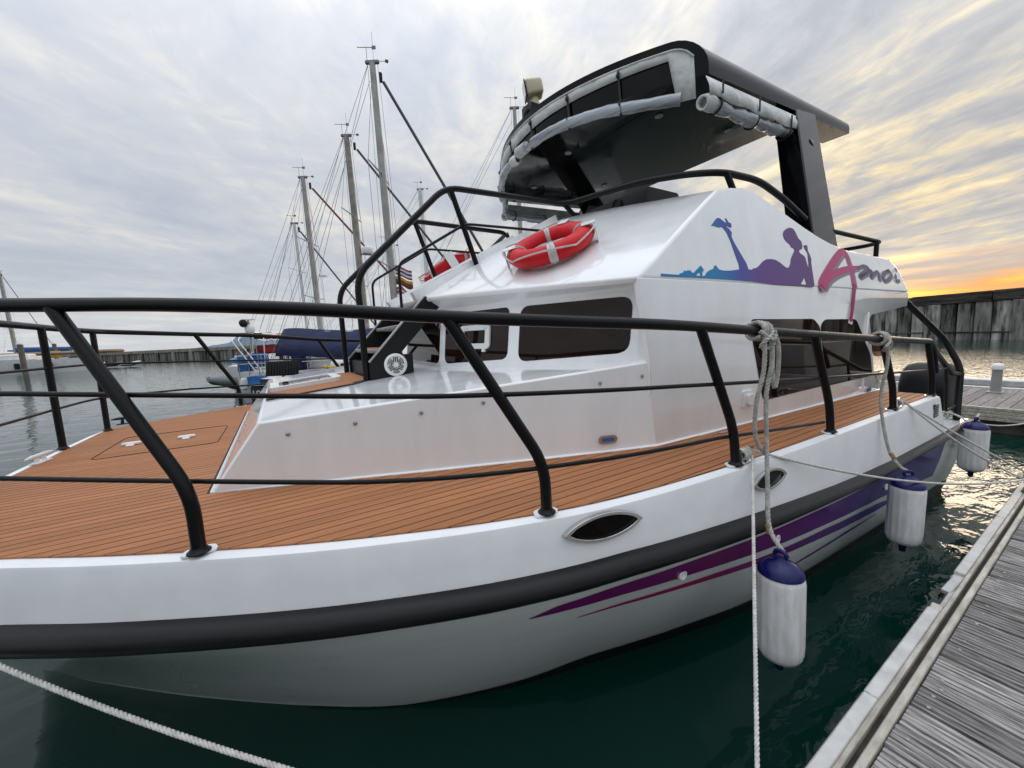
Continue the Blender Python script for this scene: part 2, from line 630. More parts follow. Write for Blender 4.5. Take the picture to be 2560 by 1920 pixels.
def rope_vf(pts, r, pitch=None, n=6):
    """three laid strands twisted round a path"""
    pitch = pitch or r * 5.5
    p = resample(pts, pitch / 7)
    p, T, fr = frames(p)
    v, f = [], []
    for s in range(3):
        path = []
        for i, q in enumerate(p):
            a = 2 * math.pi * (i / 7.0 + s / 3.0)
            path.append(q + fr[i][0] * (r * 0.5 * math.cos(a)) + fr[i][1] * (r * 0.5 * math.sin(a)))
        vv, ff = tube(path, r * 0.55, n)
        k = len(v)
        v += vv
        f += [tuple(x + k for x in q) for q in ff]
    return v, f


def sag(a, b, drop, n=16):
    a, b = V(a), V(b)
    out = []
    for i in range(n + 1):
        t = i / n
        p = a.lerp(b, t)
        p.z -= drop * 4 * t * (1 - t)
        out.append(p)
    return out


def cbox(c, s, bev=0.0, rot=None, seg=1):
    bm = bmesh.new()
    bmesh.ops.create_cube(bm, size=1.0)
    bmesh.ops.scale(bm, vec=V(s), verts=bm.verts)
    if bev:
        bmesh.ops.bevel(bm, geom=list(bm.edges), offset=min(bev, min(s) * 0.45), segments=seg, affect='EDGES', profile=0.6)
    bm.verts.ensure_lookup_table()
    for i, x in enumerate(bm.verts):
        x.index = i
    vs_ = [x.co.copy() for x in bm.verts]
    if rot is not None:
        vs_ = [rot @ x for x in vs_]
    c = V(c)
    vs_ = [x + c for x in vs_]
    fs = [tuple(x.index for x in q.verts) for q in bm.faces]
    bm.free()
    return vs_, fs


def grid(rows, closed=False):
    n = len(rows[0])
    v = [p for r in rows for p in r]
    f = []
    for i in range(len(rows) - 1):
        for j in range(n if closed else n - 1):
            j2 = (j + 1) % n
            f.append((i * n + j, i * n + j2, (i + 1) * n + j2, (i + 1) * n + j))
    return v, f


def lathe(prof, n=20, c=(0, 0, 0), rot=None):
    """prof: list of (radius, z)"""
    v, f = [], []
    for r, z in prof:
        for j in range(n):
            t = 2 * math.pi * j / n
            p = V((r * math.cos(t), r * math.sin(t), z))
            v.append((rot @ p if rot is not None else p) + V(c))
    for i in range(len(prof) - 1):
        for j in range(n):
            f.append((i * n + j, i * n + (j + 1) % n, (i + 1) * n + (j + 1) % n, (i + 1) * n + j))
    f.append(tuple(range(n - 1, -1, -1)))
    f.append(tuple((len(prof) - 1) * n + j for j in range(n)))
    return v, f


def slab(loops, origin, ux, uy, un, t0, t1):
    """flat plate: 2-D loops (outer, holes) in the plane origin+ux*u+uy*v, between offsets t0 and t1 along un"""
    origin, ux, uy, un = V(origin), V(ux), V(uy), V(un)
    tri = tessellate_polygon([[V((a, b, 0)) for a, b in lp] for lp in loops])
    flat_ = [p for lp in loops for p in lp]
    n = len(flat_)
    v = [origin + ux * a + uy * b + un * t1 for a, b in flat_] + [origin + ux * a + uy * b + un * t0 for a, b in flat_]
    f = []
    for q in tri:
        a, b, c = q
        pa, pb, pc = flat_[a], flat_[b], flat_[c]
        if (pb[0] - pa[0]) * (pc[1] - pa[1]) - (pb[1] - pa[1]) * (pc[0] - pa[0]) < 0:
            a, b, c = c, b, a
        f.append((a, b, c))
        f.append((c + n, b + n, a + n))
    k = 0
    for lp in loops:
        m = len(lp)
        for i in range(m):
            j = (i + 1) % m
            f.append((k + i, k + i + n, k + j + n, k + j))
        k += m
    return v, f


def rrect(x0, y0, x1, y1, r, seg=5):
    out = []
    for cx, cy, a0 in ((x1 - r, y1 - r, 0), (x0 + r, y1 - r, 90), (x0 + r, y0 + r, 180), (x1 - r, y0 + r, 270)):
        for i in range(seg + 1):
            a = rad(a0 + 90 * i / seg)
            out.append((cx + r * math.cos(a), cy + r * math.sin(a)))
    return out


def rpoly(pts, r, seg=4):
    """2-D polygon with rounded corners"""
    out = []
    k = len(pts)
    for i in range(k):
        a, b, c = V((*pts[i - 1], 0)), V((*pts[i], 0)), V((*pts[(i + 1) % k], 0))
        rr = min(r, (a - b).length * 0.45, (c - b).length * 0.45)
        p = b + (a - b).normalized() * rr
        q = b + (c - b).normalized() * rr
        for j in range(seg + 1):
            t = j / seg
            x = (1 - t) ** 2 * p + 2 * t * (1 - t) * b + t * t * q
            out.append((x.x, x.y))
    return out


def interp(x, xs, ys):
    if x <= xs[0]:
        return ys[0]
    for a, b, c, d in zip(xs, xs[1:], ys, ys[1:]):
        if x <= b:
            return c + (d - c) * (x - a) / (b - a)
    return ys[-1]


def copy_tree(o, parent=None):
    c = o.copy()
    col.objects.link(c)
    if parent is not None:
        c.parent = parent
    for ch in [x for x in bpy.data.objects if x.parent == o]:
        copy_tree(ch, c)
    return c


YC = 3.95


def mir(p):
    return V((p[0], 2 * YC - p[1], p[2]))


def mirvf(vf):
    v, f = vf
    return [mir(p) for p in v], [tuple(reversed(q)) for q in f]

# ================================================================== setting: water
def water_sheet():
    n = 8
    v, f = [], []
    s = 3000.0
    for i in range(n + 1):
        for j in range(n + 1):
            v.append((-s + 2 * s * i / n, -s + 2 * s * j / n, 0))
    for i in range(n):
        for j in range(n):
            a = i * (n + 1) + j
            f.append((a, a + n + 1, a + n + 2, a + 1))
    o = mk('water', v, f, waterm)
    tag(o, 'dark green harbour water', None, kind='structure')


water_sheet()

# ================================================================== the motor yacht
DECK = 1.25
yacht = thing('motor_yacht', (2.4, YC, 0.0), 'white motor yacht with black rails, orange-brown deck and black hardtop', 'yacht')

GUN = [(-1.60, 3.95), (-1.60, 3.2), (-1.57, 2.62), (-1.42, 2.40), (-.95, 2.10), (-.61, 1.88), (-.14, 1.615), (.25, 1.43), (.72, 1.253), (1.23, 1.133), (1.98, 1.062), (2.8, 1.031), (4.4, 1.004), (5.33, .985), (6.45, .97)]
WLN = [(-1.66, 3.95), (-1.57, 3.7), (-1.42, 3.47), (-1.25, 3.28), (-1.0, 3.05), (-.6, 2.70), (-.05, 2.27), (.4, 1.975), (.95, 1.74), (1.4, 1.62), (2.05, 1.45), (2.85, 1.30), (4.4, 1.20), (5.33, 1.16), (6.45, 1.12)]
NS = 5
gun = catmull([(x, y, 0) for x, y in GUN], NS)
wln = catmull([(x, y, 0) for x, y in WLN], NS)
NST = len(gun)


def zrt(x):
    return interp(x, [-2, 1.2, 2.2, 3.2, 4.05, 6.5], [1.035, 1.035, .975, .905, .87, .87])


def zrb(x):
    return interp(x, [-2, 1.2, 2.24, 3.5, 6.5], [.91, .925, .86, .805, .80])


def outn(c, i):
    a = c[max(0, i - 1)]
    b = c[min(len(c) - 1, i + 1)]
    t = (b - a).normalized()
    n = V((t.y, -t.x, 0))
    return n if n.dot(V((c[i].x - 2.4, c[i].y - YC, 0))) > 0 else -n


GN = [outn(gun, i) for i in range(NST)]


def hull_pt(i, v):
    """port side: v 0 at the underside of the rub rail, 1 at the water"""
    x = gun[i].x
    top = gun[i] + GN[i] * 0.015 + V((0, 0, zrb(x)))
    bot = wln[i].copy()
    p = top.lerp(bot, v)
    p.z = top.z * (1 - v)
    w = math.sin(math.pi * v)
    p += GN[i] * (0.035 * w * interp(x, [-1.6, 0, 2.5, 6], [-1.2, -0.2, 0.9, 0.6]))
    return p


vrows = [0, .06, .15, .27, .4, .55, .7, .85, .94, 1.0]
rows = [[hull_pt(i, v) for i in range(NST)] for v in vrows]
rows.append([V((p.x, p.y + (YC - p.y) * 0.12, -0.35)) for p in wln])
hb = MB()
port = grid(rows)
hb.add(port).add(mirvf(port))
# transom below the platform
zs = [rows[k][-1] for k in range(len(rows))]
hb.add(grid([zs, [mir(p) for p in zs]]))
hull = hb.out('hull', gel_hull, yacht, 35)
fix_normals(hull)

# boot stripe: a painted band along the water
for mm in (0, 1):
    bs = MB()
    rr = []
    for h in (0.0, 0.07, 0.14):
        row = []
        for i in range(NS * 6, NST):
            x = gun[i].x
            k = interp(x, [0.25, 1.2], [0.05, 1.0])
            v = 1 - h * k / zrb(x)
            p = hull_pt(i, v) + GN[i] * 0.007
            row.append(p)
        rr.append(row)
    rr.insert(0, [V((p.x, p.y, -0.05)) for p in rr[0]])
    gvf = grid(rr)
    bs.add(gvf if mm == 0 else mirvf(gvf))
    bs.out('boot_stripe', boot, yacht, 40)

# topside panel between rub rail and deck edge
IU = [i for i in range(NST) if gun[i].x <= 5.34]
top_rows = []
for k, (off, h) in enumerate([(0.012, None), (0.006, 0.5), (0.0, 0.92), (-0.004, 0.985), (-0.02, 1.0), (-0.065, 1.0)]):
    row = []
    for i in IU:
        zt = zrt(gun[i].x) - 0.02
        z = zt + ((DECK - zt) * (h if h is not None else 0.0))
        p = gun[i] + GN[i] * off
        p.z = z
        if i == IU[-1]:
            p.x += 0.24 * (1 - (h or 0.0))
        row.append(p)
    top_rows.append(row)
tb = MB()
port = grid(top_rows)
tb.add(port).add(mirvf(port))
# closing face of the panel at its after end
e1 = [r_[-1] for r_ in top_rows[:5]]
e2 = [V((p.x - 0.0, p.y + 0.42, p.z)) for p in e1]
tb.add(grid([e1, e2])).add(mirvf(grid([e1, e2])))
fix_normals(tb.out('topside', nonskid, yacht, 50))

# rub rail, half round black fender strip
rbm = MB()
rr = []
PR = [(0.0, 0.0), (0.02, 0.02), (0.045, 0.16), (0.062, 0.36), (0.066, 0.55), (0.058, 0.74), (0.035, 0.92), (0.0, 1.0)]
for off, q in PR:
    row = []
    for i in range(NST):
        x = gun[i].x
        p = gun[i] + GN[i] * (0.010 + off)
        p.z = zrb(x) + (zrt(x) - zrb(x)) * q
        row.append(p)
    rr.append(row)
pv = grid(rr)
rbm.add(pv).add(mirvf(pv))
ea = [r_[-1] for r_ in rr]
rbm.add(grid([ea, [mir(p) for p in ea]]))
rub = rbm.out('rub_rail', rubber, yacht, 50)
fix_normals(rub)

# after platform on the rub rail
pf = MB()
pts = [gun[i] for i in range(NST) if gun[i].x >= 5.30]
a = [V((p.x, p.y - 0.01, 0.868)) for p in pts]
pf.add(grid([a, [V((p.x, p.y + 0.62, 0.868)) for p in pts]]))
pf.add(mirvf(grid([a, [V((p.x, p.y + 0.62, 0.868)) for p in pts]])))
pf.add(cbox((5.95, YC, 0.50), (1.0, 4.6, 0.04)))
pf.add(cbox((5.93, 1.66, 0.985), (1.00, 0.05, 0.24), 0.015)).add(mirvf(cbox((5.93, 1.66, 0.985), (1.00, 0.05, 0.24), 0.015)))
pf.add(cbox((6.40, 3.95, 0.985), (0.07, 4.55, 0.24), 0.015))
pf.add(cbox((5.46, 1.52, 1.05), (0.10, 0.30, 0.36), 0.015)).add(mirvf(cbox((5.46, 1.52, 1.05), (0.10, 0.30, 0.36), 0.015)))
pf.out('aft_platform', gel, yacht, 40)

# deck sheet and caulk bed
dk = MB()
inn = [gun[i] + GN[i] * -0.06 for i in IU]
dk.add(grid([[V((p.x, p.y, DECK - 0.0005)) for p in inn], [V((p.x, 2 * YC - p.y, DECK - 0.0005)) for p in inn]]))
dk.out('deck', nonskid, yacht, 40)
MARG = 0.058
ins = [gun[i] + GN[i] * -MARG for i in IU]
teak_deck = MB().add(grid([[V((p.x, p.y, DECK + 0.003)) for p in ins], [V((p.x, 2 * YC - p.y, DECK + 0.003)) for p in ins]])).out('teak_deck', caulk, yacht, 40)

# cabin foot line on the deck (port)
BASE = [(-.376, 2.485), (.7, 2.065), (1.28, 1.85), (1.75, 1.685), (2.02, 1.597), (2.4, 1.580), (2.95, 1.558), (5.45, 1.457)]


def x_on(curve, y):
    """first x where a falling curve reaches y"""
    for (x0, y0), (x1, y1) in zip(curve, curve[1:]):
        if (y0 - y) * (y1 - y) <= 0 and y0 != y1:
            return x0 + (x1 - x0) * (y - y0) / (y1 - y0)
    return None


inset = [(p.x, p.y) for p in ins]
PITCH_, GAP = 0.0575, 0.0065
BASEo = [(x, y - 0.012) for x, y in BASE]


def plank_end(y):
    if y >= 2.473:
        return -0.392
    x = x_on(BASEo, y)
    return x if x is not None else 5.36


def plank_start(y):
    if y > 2.7:
        return -1.535
    x = x_on(inset, y)
    return x


ny = 0
y = 0.985
while y < YC:
    ya, yb = y + GAP / 2, y + PITCH_ - GAP / 2
    y += PITCH_
    xs = [plank_start(ya), plank_start(yb)]
    xe = [plank_end(ya), plank_end(yb)]
    if xs[1] is None:
        continue
    if xs[0] is None:
        xs[0] = min(5.3, xs[1] + 1.4)
    if yb > YC:
        yb = YC - GAP / 2
    if xe[0] - xs[0] < 0.03 and xe[1] - xs[1] < 0.03:
        continue
    z0, z1 = DECK + 0.001, DECK + 0.0075
    vs_ = [(xs[0], ya, z0), (xe[0], ya, z0), (xe[1], yb, z0), (xs[1], yb, z0), (xs[0] + .001, ya + .001, z1), (xe[0] - .001, ya + .001, z1), (xe[1] - .001, yb - .001, z1), (xs[1] + .001, yb - .001, z1)]
    fs = [(4, 5, 6, 7), (0, 1, 5, 4), (1, 2, 6, 5), (2, 3, 7, 6), (3, 0, 4, 7)]
    mk('plank', vs_, fs, teak, teak_deck)
    mk('plank', [mir(p) for p in vs_], [tuple(reversed(q)) for q in fs], teak, teak_deck)
    ny += 1

# hatch outline and hinges on the foredeck
hm = MB()
hz = DECK + 0.0085
hl = rpoly([(-1.226, 3.84), (-.49, 3.82), (-.49, 4.62), (-1.226, 4.64)], 0.06)
hm.add(tube([(a_, b_, hz) for a_, b_ in hl], 0.0035, 5, closed=True))
hatch = hm.out('deck_hatch', caulk, yacht, 40)
for hx, hy in ((-1.10, 4.25), (-.745, 4.23)):
    q = MB().add(cbox((hx, hy, DECK + 0.02), (0.12, 0.035, 0.025), 0.008)).add(cbox((hx, hy - 0.03, DECK + 0.012), (0.05, 0.06, 0.012), 0.004))
    q.out('hinge', plast_w, hatch, 40)


def cleat_vf(c, ang, L=0.22, h=0.06):
    c = V(c)
    d = V((math.cos(ang), math.sin(ang), 0))
    b = MB()
    b.add(tube([c - d * L * .5 + V((0, 0, h)), c - d * L * .25 + V((0, 0, h + .004)), c + d * L * .25 + V((0, 0, h + .004)), c + d * L * .5 + V((0, 0, h))], [.006, .014, .014, .006], 8))
    for s in (-1, 1):
        b.add(tube([c + d * L * .14 * s, c + d * L * .11 * s + V((0, 0, h))], [.016, .011], 8))
    b.add(cbox(c + V((0, 0, .004)), (0.15, 0.05, 0.01), 0.003, Matrix.Rotation(ang, 3, 'Z')))
    return b


cleat_vf((-1.53, 4.05, DECK + 0.006), rad(80), 0.26, 0.05).out('bow_cleat', plast_w, yacht)
cleat_vf((-1.46, 5.60, DECK + 0.006), rad(10), 0.22).out('cleat', black_mat, yacht)
cleat_vf((2.13, 1.105, DECK + 0.006), rad(5)).out('cleat', steel, yacht)
cleat_vf((4.42, 1.06, DECK + 0.006), rad(5)).out('cleat', steel, yacht)
cleat_vf((6.30, 1.12, 0.872), rad(5)).out('cleat', steel, yacht)

# ---------------- coach roof (trunk) ahead of the windscreen


def ztr(x):
    return 1.622 + 0.0929 * x


tk = MB()
TB = [p for p in BASE if p[0] < 2.0] + [(2.02, 1.597)]
topx = [-.13, .7, 1.28, 1.75, 2.0]
low_ = [V((x, yy, DECK + 0.002)) for x, yy in TB]
top_ = []
for x in topx:
    top_.append(V((x, interp(x, [p[0] for p in TB], [p[1] for p in TB]) + 0.005, ztr(x))))
tk.add(grid([low_, top_]))
tk.add(mirvf(grid([low_, top_])))
tk.add(grid([top_, [mir(p) for p in top_]]))
tk.add(([low_[0], top_[0], mir(top_[0]), mir(low_[0])], [(0, 1, 2, 3)]))
trunk = tk.out('coach_roof', gel, yacht, 30)
fix_normals(trunk)
bevel(trunk, 0.012, 2, 30)
# white fillet where the coach roof meets the deck
MB().add(tube([V((-.37, 5.41, DECK + .004)), V((-.37, 2.49, DECK + .004))] + [V((x + .0, yy - .004, DECK + .004)) for x, yy in BASE[1:]], 0.012, 6)).out('deck_fillet', gel, yacht, 60)
# vent screws along the coach roof side
for x in (.0, .32, .65, .98, 1.32, 1.66, 1.93):
    yy = interp(x, [p[0] for p in BASE], [p[1] for p in BASE])
    MB().add(lathe([(0.011, -0.004), (0.011, 0.003), (0.006, 0.006)], 10, (x, yy - 0.001, ztr(x) - 0.085), Matrix.Rotation(rad(90), 3, 'X'))).out('screw_cap', alu, yacht)
for k_ in range(5):
    MB().add(lathe([(0.006, -0.004), (0.006, 0.004)], 8, (-.25 + 0.0, 2.75 + .55 * k_, 1.46), Matrix.Rotation(rad(-55), 3, 'Y'))).out('screw_cap', alu, yacht)
# teak patch and skylight on the coach roof


def on_tr(x, y, h=0.0):
    return V((x, y, ztr(x) + h))


patch = [(-.11, 3.30), (.50, 3.30), (.66, 3.42), (.66, 4.48), (.50, 4.60), (-.11, 4.60)]
pv_ = [on_tr(x, y_, .003) for x, y_ in patch]
pt = mk('roof_teak', pv_ + [p + V((0, 0, .006)) for p in pv_], [(11, 10, 9, 8, 7, 6)[::-1]] + [(i, (i + 1) % 6, 6 + (i + 1) % 6, 6 + i) for i in range(6)], caulk, yacht)
yy = 3.31
while yy < 4.55:
    q0, q1 = yy + .003, min(yy + .0545, 4.59)
    mk('plank', [on_tr(-.105, q0, .007), on_tr(.64 if q0 > 3.42 and q1 < 4.48 else .5, q0, .007), on_tr(.64 if q0 > 3.42 and q1 < 4.48 else .5, q1, .007), on_tr(-.105, q1, .007),
                 on_tr(-.105, q0, .0125), on_tr(.64 if q0 > 3.42 and q1 < 4.48 else .5, q0, .0125), on_tr(.64 if q0 > 3.42 and q1 < 4.48 else .5, q1, .0125), on_tr(-.105, q1, .0125)],
       [(4, 5, 6, 7), (0, 1, 5, 4), (1, 2, 6, 5), (2, 3, 7, 6), (3, 0, 4, 7)], teak, pt)
    yy += .0575
sx, sy, sn = V((1, 0, .0929)).normalized(), V((0, 1, 0)), V((-.0929, 0, 1)).normalized()
sk = MB().add(slab([rrect(-.28, -.29, .28, .29, .05), rrect(-.21, -.22, .21, .22, .03)[::-1]], on_tr(.19, 4.02, .012), sx, sy, sn, 0, .035)).out('skylight', plast_w, yacht)
MB().add(slab([rrect(-.215, -.225, .215, .225, .03)], on_tr(.19, 4.02, .012), sx, sy, sn, 0.002, .022)).out('skylight_glass', glass_dark, sk)
for k_ in (-1, 1):
    MB().add(lathe([(0.025, 0), (0.025, .012), (.015, .018)], 12, on_tr(.03, 4.02 + .12 * k_, .034))).out('latch', black_mat, sk)

# ---------------- cabin walls
e3 = V((3.35, -.135, 0)).normalized()
wn_ = V((e3.y, -e3.x, 0))  # outward (towards -y)
if wn_.y > 0:
    wn_ = -wn_
KN0 = V((2.02, 1.595, 2.31))


def wallp(x, z, off=0.0):
    t = (x - 2.02) / e3.x
    return V((2.02, 1.595, 0)) + e3 * t + V((0, 0, z)) + wn_ * off


wl_poly = [(2.02, DECK), (5.42, DECK), (5.30, 1.46), (5.165, 1.83), (5.11, 2.01), (5.15, 2.05), (6.054, 2.134), (6.07, 2.285), (4.0, 2.30), (1.872, 2.311), (1.968, 1.806)]
cw = MB()
wv = [wallp(x, z) for x, z in wl_poly]
cw.add((wv, [tuple(range(len(wv)))]))
cw.add(mirvf((wv, [tuple(range(len(wv)))])))
# after bulkhead
cw.add(([wallp(5.10, DECK), wallp(5.10, 2.08), mir(wallp(5.10, 2.08)), mir(wallp(5.10, DECK))], [(0, 1, 2, 3)]))
cabin = cw.out('cabin_wall', gel, yacht, 30)
orient_out(cabin, (3.6, YC, 1.8))
solidify(cabin, 0.05, -1)
bevel(cabin, 0.006, 2, 40)

FS = [(1.28, 3.95), (1.28, 3.40), (1.55, 2.57), (1.96, 1.70)]
FTo = 0.05
BR = [(1.12, 3.95, 2.385), (1.17, 3.35, 2.372), (1.47, 2.57, 2.348), (1.866, 1.612, 2.312)]
ws = MB()
s0 = [V((x, y_, 1.60)) for x, y_ in FS]
s1 = [V((x, y_, ztr(x) + .012)) for x, y_ in FS]
s2 = [V((x + FTo, y_, 2.215)) for x, y_ in FS]
s2b = [V((x + FTo * .7, y_, 2.27)) for x, y_ in FS]
s3 = [V((x + .02, y_, z - .012)) for x, y_, z in BR]
rws = [s0, s1, s2, s2b, s3]
# reveal next to the side wall
for r_, xz in zip(rws, ((1.975, 1.60), (1.968, 1.82), (1.90, 2.215), (1.886, 2.27), (1.878, 2.30))):
    r_.append(wallp(xz[0], xz[1], 0.002) + V((0, 0.004, 0)))
ws.add(grid(rws)).add(mirvf(grid(rws)))
fs_ = ws.out('windscreen_frame', gel, yacht, 30)
fix_normals(fs_)
bevel(fs_, 0.012, 3, 18)


def pane(p0, p1, z0, z1, m0, m1, r, name, parent, rake=FTo, mat=None, t=0.004):
    """glass on a windscreen facet running from p0 to p1 (2-D), between heights"""
    p0, p1 = V((*p0, 0)), V((*p1, 0))
    ux = (p1 - p0).normalized()
    L = (p1 - p0).length
    h = 2.215 - ztr(p0.x)
    uy = V((rake, 0, h)).normalized()
    un = ux.cross(uy).normalized()
    if un.x > 0 and abs(un.y) < .9 or un.y > 0.3:
        un = -un
    zb = ztr(p0.x)
    zb1 = ztr(p1.x)
    lp = rpoly([(m0, .035), (L - m1, .055 + (zb1 - zb)), (L - m1, z1 - zb), (m0, z1 - zb)], r, 6)
    o_ = V((p0.x, p0.y, zb))
    vf = slab([lp], o_, ux, uy, un, -0.01, t)
    q = MB().add(vf).out(name, mat or glass_dark, parent, 30)
    fix_normals(q)
    return o_, ux, uy, un


gz0 = 1.785
for side in (0, 1):
    S = (lambda p: p) if side == 0 else (lambda p: (p[0], 2 * YC - p[1]))
    # two corner panes
    w3 = pane(S(FS[2]), S(FS[3]), 1.80, 2.225, .055, .05, .085, 'window', yacht)
    w2 = pane(S(FS[1]), S(FS[2]), 1.78, 2.235, .055, .05, .07, 'window', yacht)
    if side == 0:
        W2 = w2
w1 = pane((1.28, 3.40), (1.28, 4.50), 1.755, 2.24, .045, .045, .07, 'window', yacht)
# opening port in the second pane
o_, ux, uy, un = W2
L2 = (V((*FS[2], 0)) - V((*FS[1], 0))).length
u0_ = 0.27
PV = .02
fr_o, fr_i = rrect(u0_, .145 + PV, u0_ + .36, .345 + PV, .035), rrect(u0_ + .05, .19 + PV, u0_ + .31, .30 + PV, .012)[::-1]
hp = MB().add(slab([fr_o, fr_i], o_, ux, uy, un, .004, .022)).out('opening_port', plast_w, yacht)
fix_normals(hp)
MB().add(slab([rrect(u0_ + .045, .185 + PV, u0_ + .315, .305 + PV, .012)], o_, ux, uy, un, .003, .010)).out('port_glass', glass_dark, hp)
for a_ in (.06, .28):
    MB().add(slab([rrect(u0_ + a_, .318 + PV, u0_ + a_ + .05, .336 + PV, .006)], o_, ux, uy, un, .02, .032)).out('port_hinge', plast_w, hp)
    MB().add(slab([rrect(u0_ + a_, .118 + PV, u0_ + a_ + .035, .15 + PV, .008)], o_, ux, uy, un, .006, .024)).out('port_latch', plast_w, hp)

# side windows
W1s = [(3.235, 1.405), (4.200, 1.425), (4.190, 1.60), (4.085, 1.96), (3.97, 2.03), (3.03, 2.045), (3.06, 1.9)]
W2s = [(4.300, 1.415), (5.17, 1.425), (5.235, 1.46), (5.165, 1.65), (4.80, 2.0), (4.74, 2.015), (4.17, 2.022), (4.10, 1.97), (4.21, 1.60)]
for wp in (W1s, W2s):
    for side in (0, 1):
        lp = rpoly([((x - 2.02) / e3.x, z) for x, z in wp], .045, 4)
        vf = slab([lp], V((2.02, 1.595, 0)), e3, V((0, 0, 1)), wn_, -.004, .005)
        if side:
            vf = mirvf(vf)
        fix_normals(MB().add(vf).out('window', glass_dark, yacht, 30))
# shore power socket, courtesy lights
q = MB().add(slab([rrect(0, 0, .13, .125, .012)], wallp(2.945, 1.385), e3, V((0, 0, 1)), wn_, -.002, .018)).out('power_socket', plast_w, yacht)
bevel(q, .004)
bevel(MB().add(slab([rrect(.03, .02, .12, .10, .015)], wallp(2.945, 1.385), e3, V((0, 0, 1)), wn_, .017, .045)).out('socket_cover', plast_w, q), .01, 3)


def capsule(L, r, n=8):
    return [(L / 2 - r + r * math.cos(rad(-90 + 180 * i / n)), r * math.sin(rad(-90 + 180 * i / n))) for i in range(n + 1)] + [(-L / 2 + r + r * math.cos(rad(90 + 180 * i / n)), r * math.sin(rad(90 + 180 * i / n))) for i in range(n + 1)]


bd = V((1.28 - 1.75, 1.85 - 1.685, 0)).normalized()
bn = V((-bd.y, bd.x, 0))
if bn.y > 0:
    bn = -bn
for c_, ux_, un_ in ((V((1.70, 1.703, 1.335)), -bd, bn), (wallp(5.17, 1.285), e3, wn_)):
    q = MB().add(slab([capsule(.125, .026)], c_, ux_, V((0, 0, 1)), un_, -.003, .010)).out('courtesy_light', steel, yacht, 30)
    MB().add(slab([capsule(.085, .013)], c_, ux_, V((0, 0, 1)), un_, .009, .013)).out('light_lens', bluep, q, 30)
# little deck drain on the side deck
MB().add(slab([capsule(.10, .012)], (2.62, 1.50, DECK + .010), (1, 0, 0), (0, 1, 0), (0, 0, 1), 0, .004)).out('deck_drain', steel, yacht, 30)

# ---------------- flybridge shell: hood, coaming
CN = V((0.0388738, 0.96464612, -0.26066585))
CVv = V((0.01049593, 0.26045445, 0.96542908))


def coamp(x, z, off=0.0):
    """point of the sloped coaming side with given x and z"""
    # P = KN0 + e3*a + CV*b
    b_ = (z - KN0.z) / CVv.z
    a_ = (x - KN0.x - CVv.x * b_) / e3.x
    return KN0 + e3 * a_ + CVv * b_ - CN * off


HB = [(1.12, 3.95, 2.385), (1.17, 3.35, 2.372), (1.33, 2.95, 2.362), (1.47, 2.57, 2.348), (1.66, 2.10, 2.33), tuple(coamp(1.866, 2.312))]
HT = [(2.72, 3.95, 3.235), (2.78, 3.33, 3.23), (2.95, 2.80, 3.20), (3.04, 2.40, 3.153), (3.02, 2.05, 3.09), tuple(coamp(2.885, 3.009))]
hrows = []
for k_ in range(7):
    t = k_ / 6
    hrows.append([V(a_).lerp(V(b_), t) + V((-.012, 0, .03)) * (math.sin(math.pi * t) * (0 if j_ == 5 else 1)) for j_, (a_, b_) in enumerate(zip(HB, HT))])
sh = MB()
sh.add(grid(hrows)).add(mirvf(grid(hrows)))
ctop = [(2.885, 3.009), (3.08, 3.055), (3.263, 3.079), (3.40, 3.062), (3.47, 3.040), (3.60, 3.00), (3.76, 2.945), (4.06, 2.840), (4.27, 2.775), (4.50, 2.722), (4.77, 2.682), (5.2, 2.668), (5.759, 2.651), (5.92, 2.56), (5.975, 2.48), (6.05, 2.285)]
ridge = [hrows[k_][-1] for k_ in range(7)]
cv = [coamp(x, z) for x, z in ctop]
cpts = ridge[:-1] + cv
# fan of quads from the knuckle up to the coaming top
knu = []
for p in cpts:
    knu.append(coamp(max(1.866, min(6.05, p.x)), 2.312 - .006 * max(0, p.x - 2)))
f_ = [tuple(range(len(cpts))) + ()]
low_line = [coamp(6.05, 2.285), coamp(4.0, 2.30), coamp(1.866, 2.312)]
poly = cpts + [coamp(4.0, 2.300)]
sh.add((poly, [tuple(range(len(poly)))])).add(mirvf((poly, [tuple(range(len(poly)))])))
shell = sh.out('flybridge_shell', gel, yacht, 25)
orient_out(shell, (4.2, YC, 1.0), 22)
solidify(shell, 0.05, -1)
bevel(shell, 0.03, 4, 20)
rf = MB().add(cbox((4.05, YC, 2.28), (3.90, 4.62, 0.16), 0.01))
rf.out('cabin_roof', gel, yacht, 40)
# after closing strip of the overhang
pa = [coamp(6.03, 2.285), coamp(5.95, 2.48), coamp(5.74, 2.645)]
MB().add(grid([pa, [mir(p) for p in pa]])).out('overhang_end', gel, yacht, 30)

# helm console inside
hc = MB().add(cbox((3.35, 3.0, 2.85), (0.5, 0.9, 1.0), 0.05, seg=2)).out('helm_console', black_mat, yacht)
MB().add(cbox((4.3, 3.0, 2.80), (0.5, 1.2, 0.9), 0.08, seg=3)).out('helm_seat', black_mat, yacht)
MB().add(lathe([(.065, -.01), (.065, .012), (.05, .016), (.048, .006), (.002, .006)], 20, (3.095, 2.92, 3.27), Matrix.Rotation(rad(-90), 3, 'Y'))).out('gauge_ring', black_mat, hc)

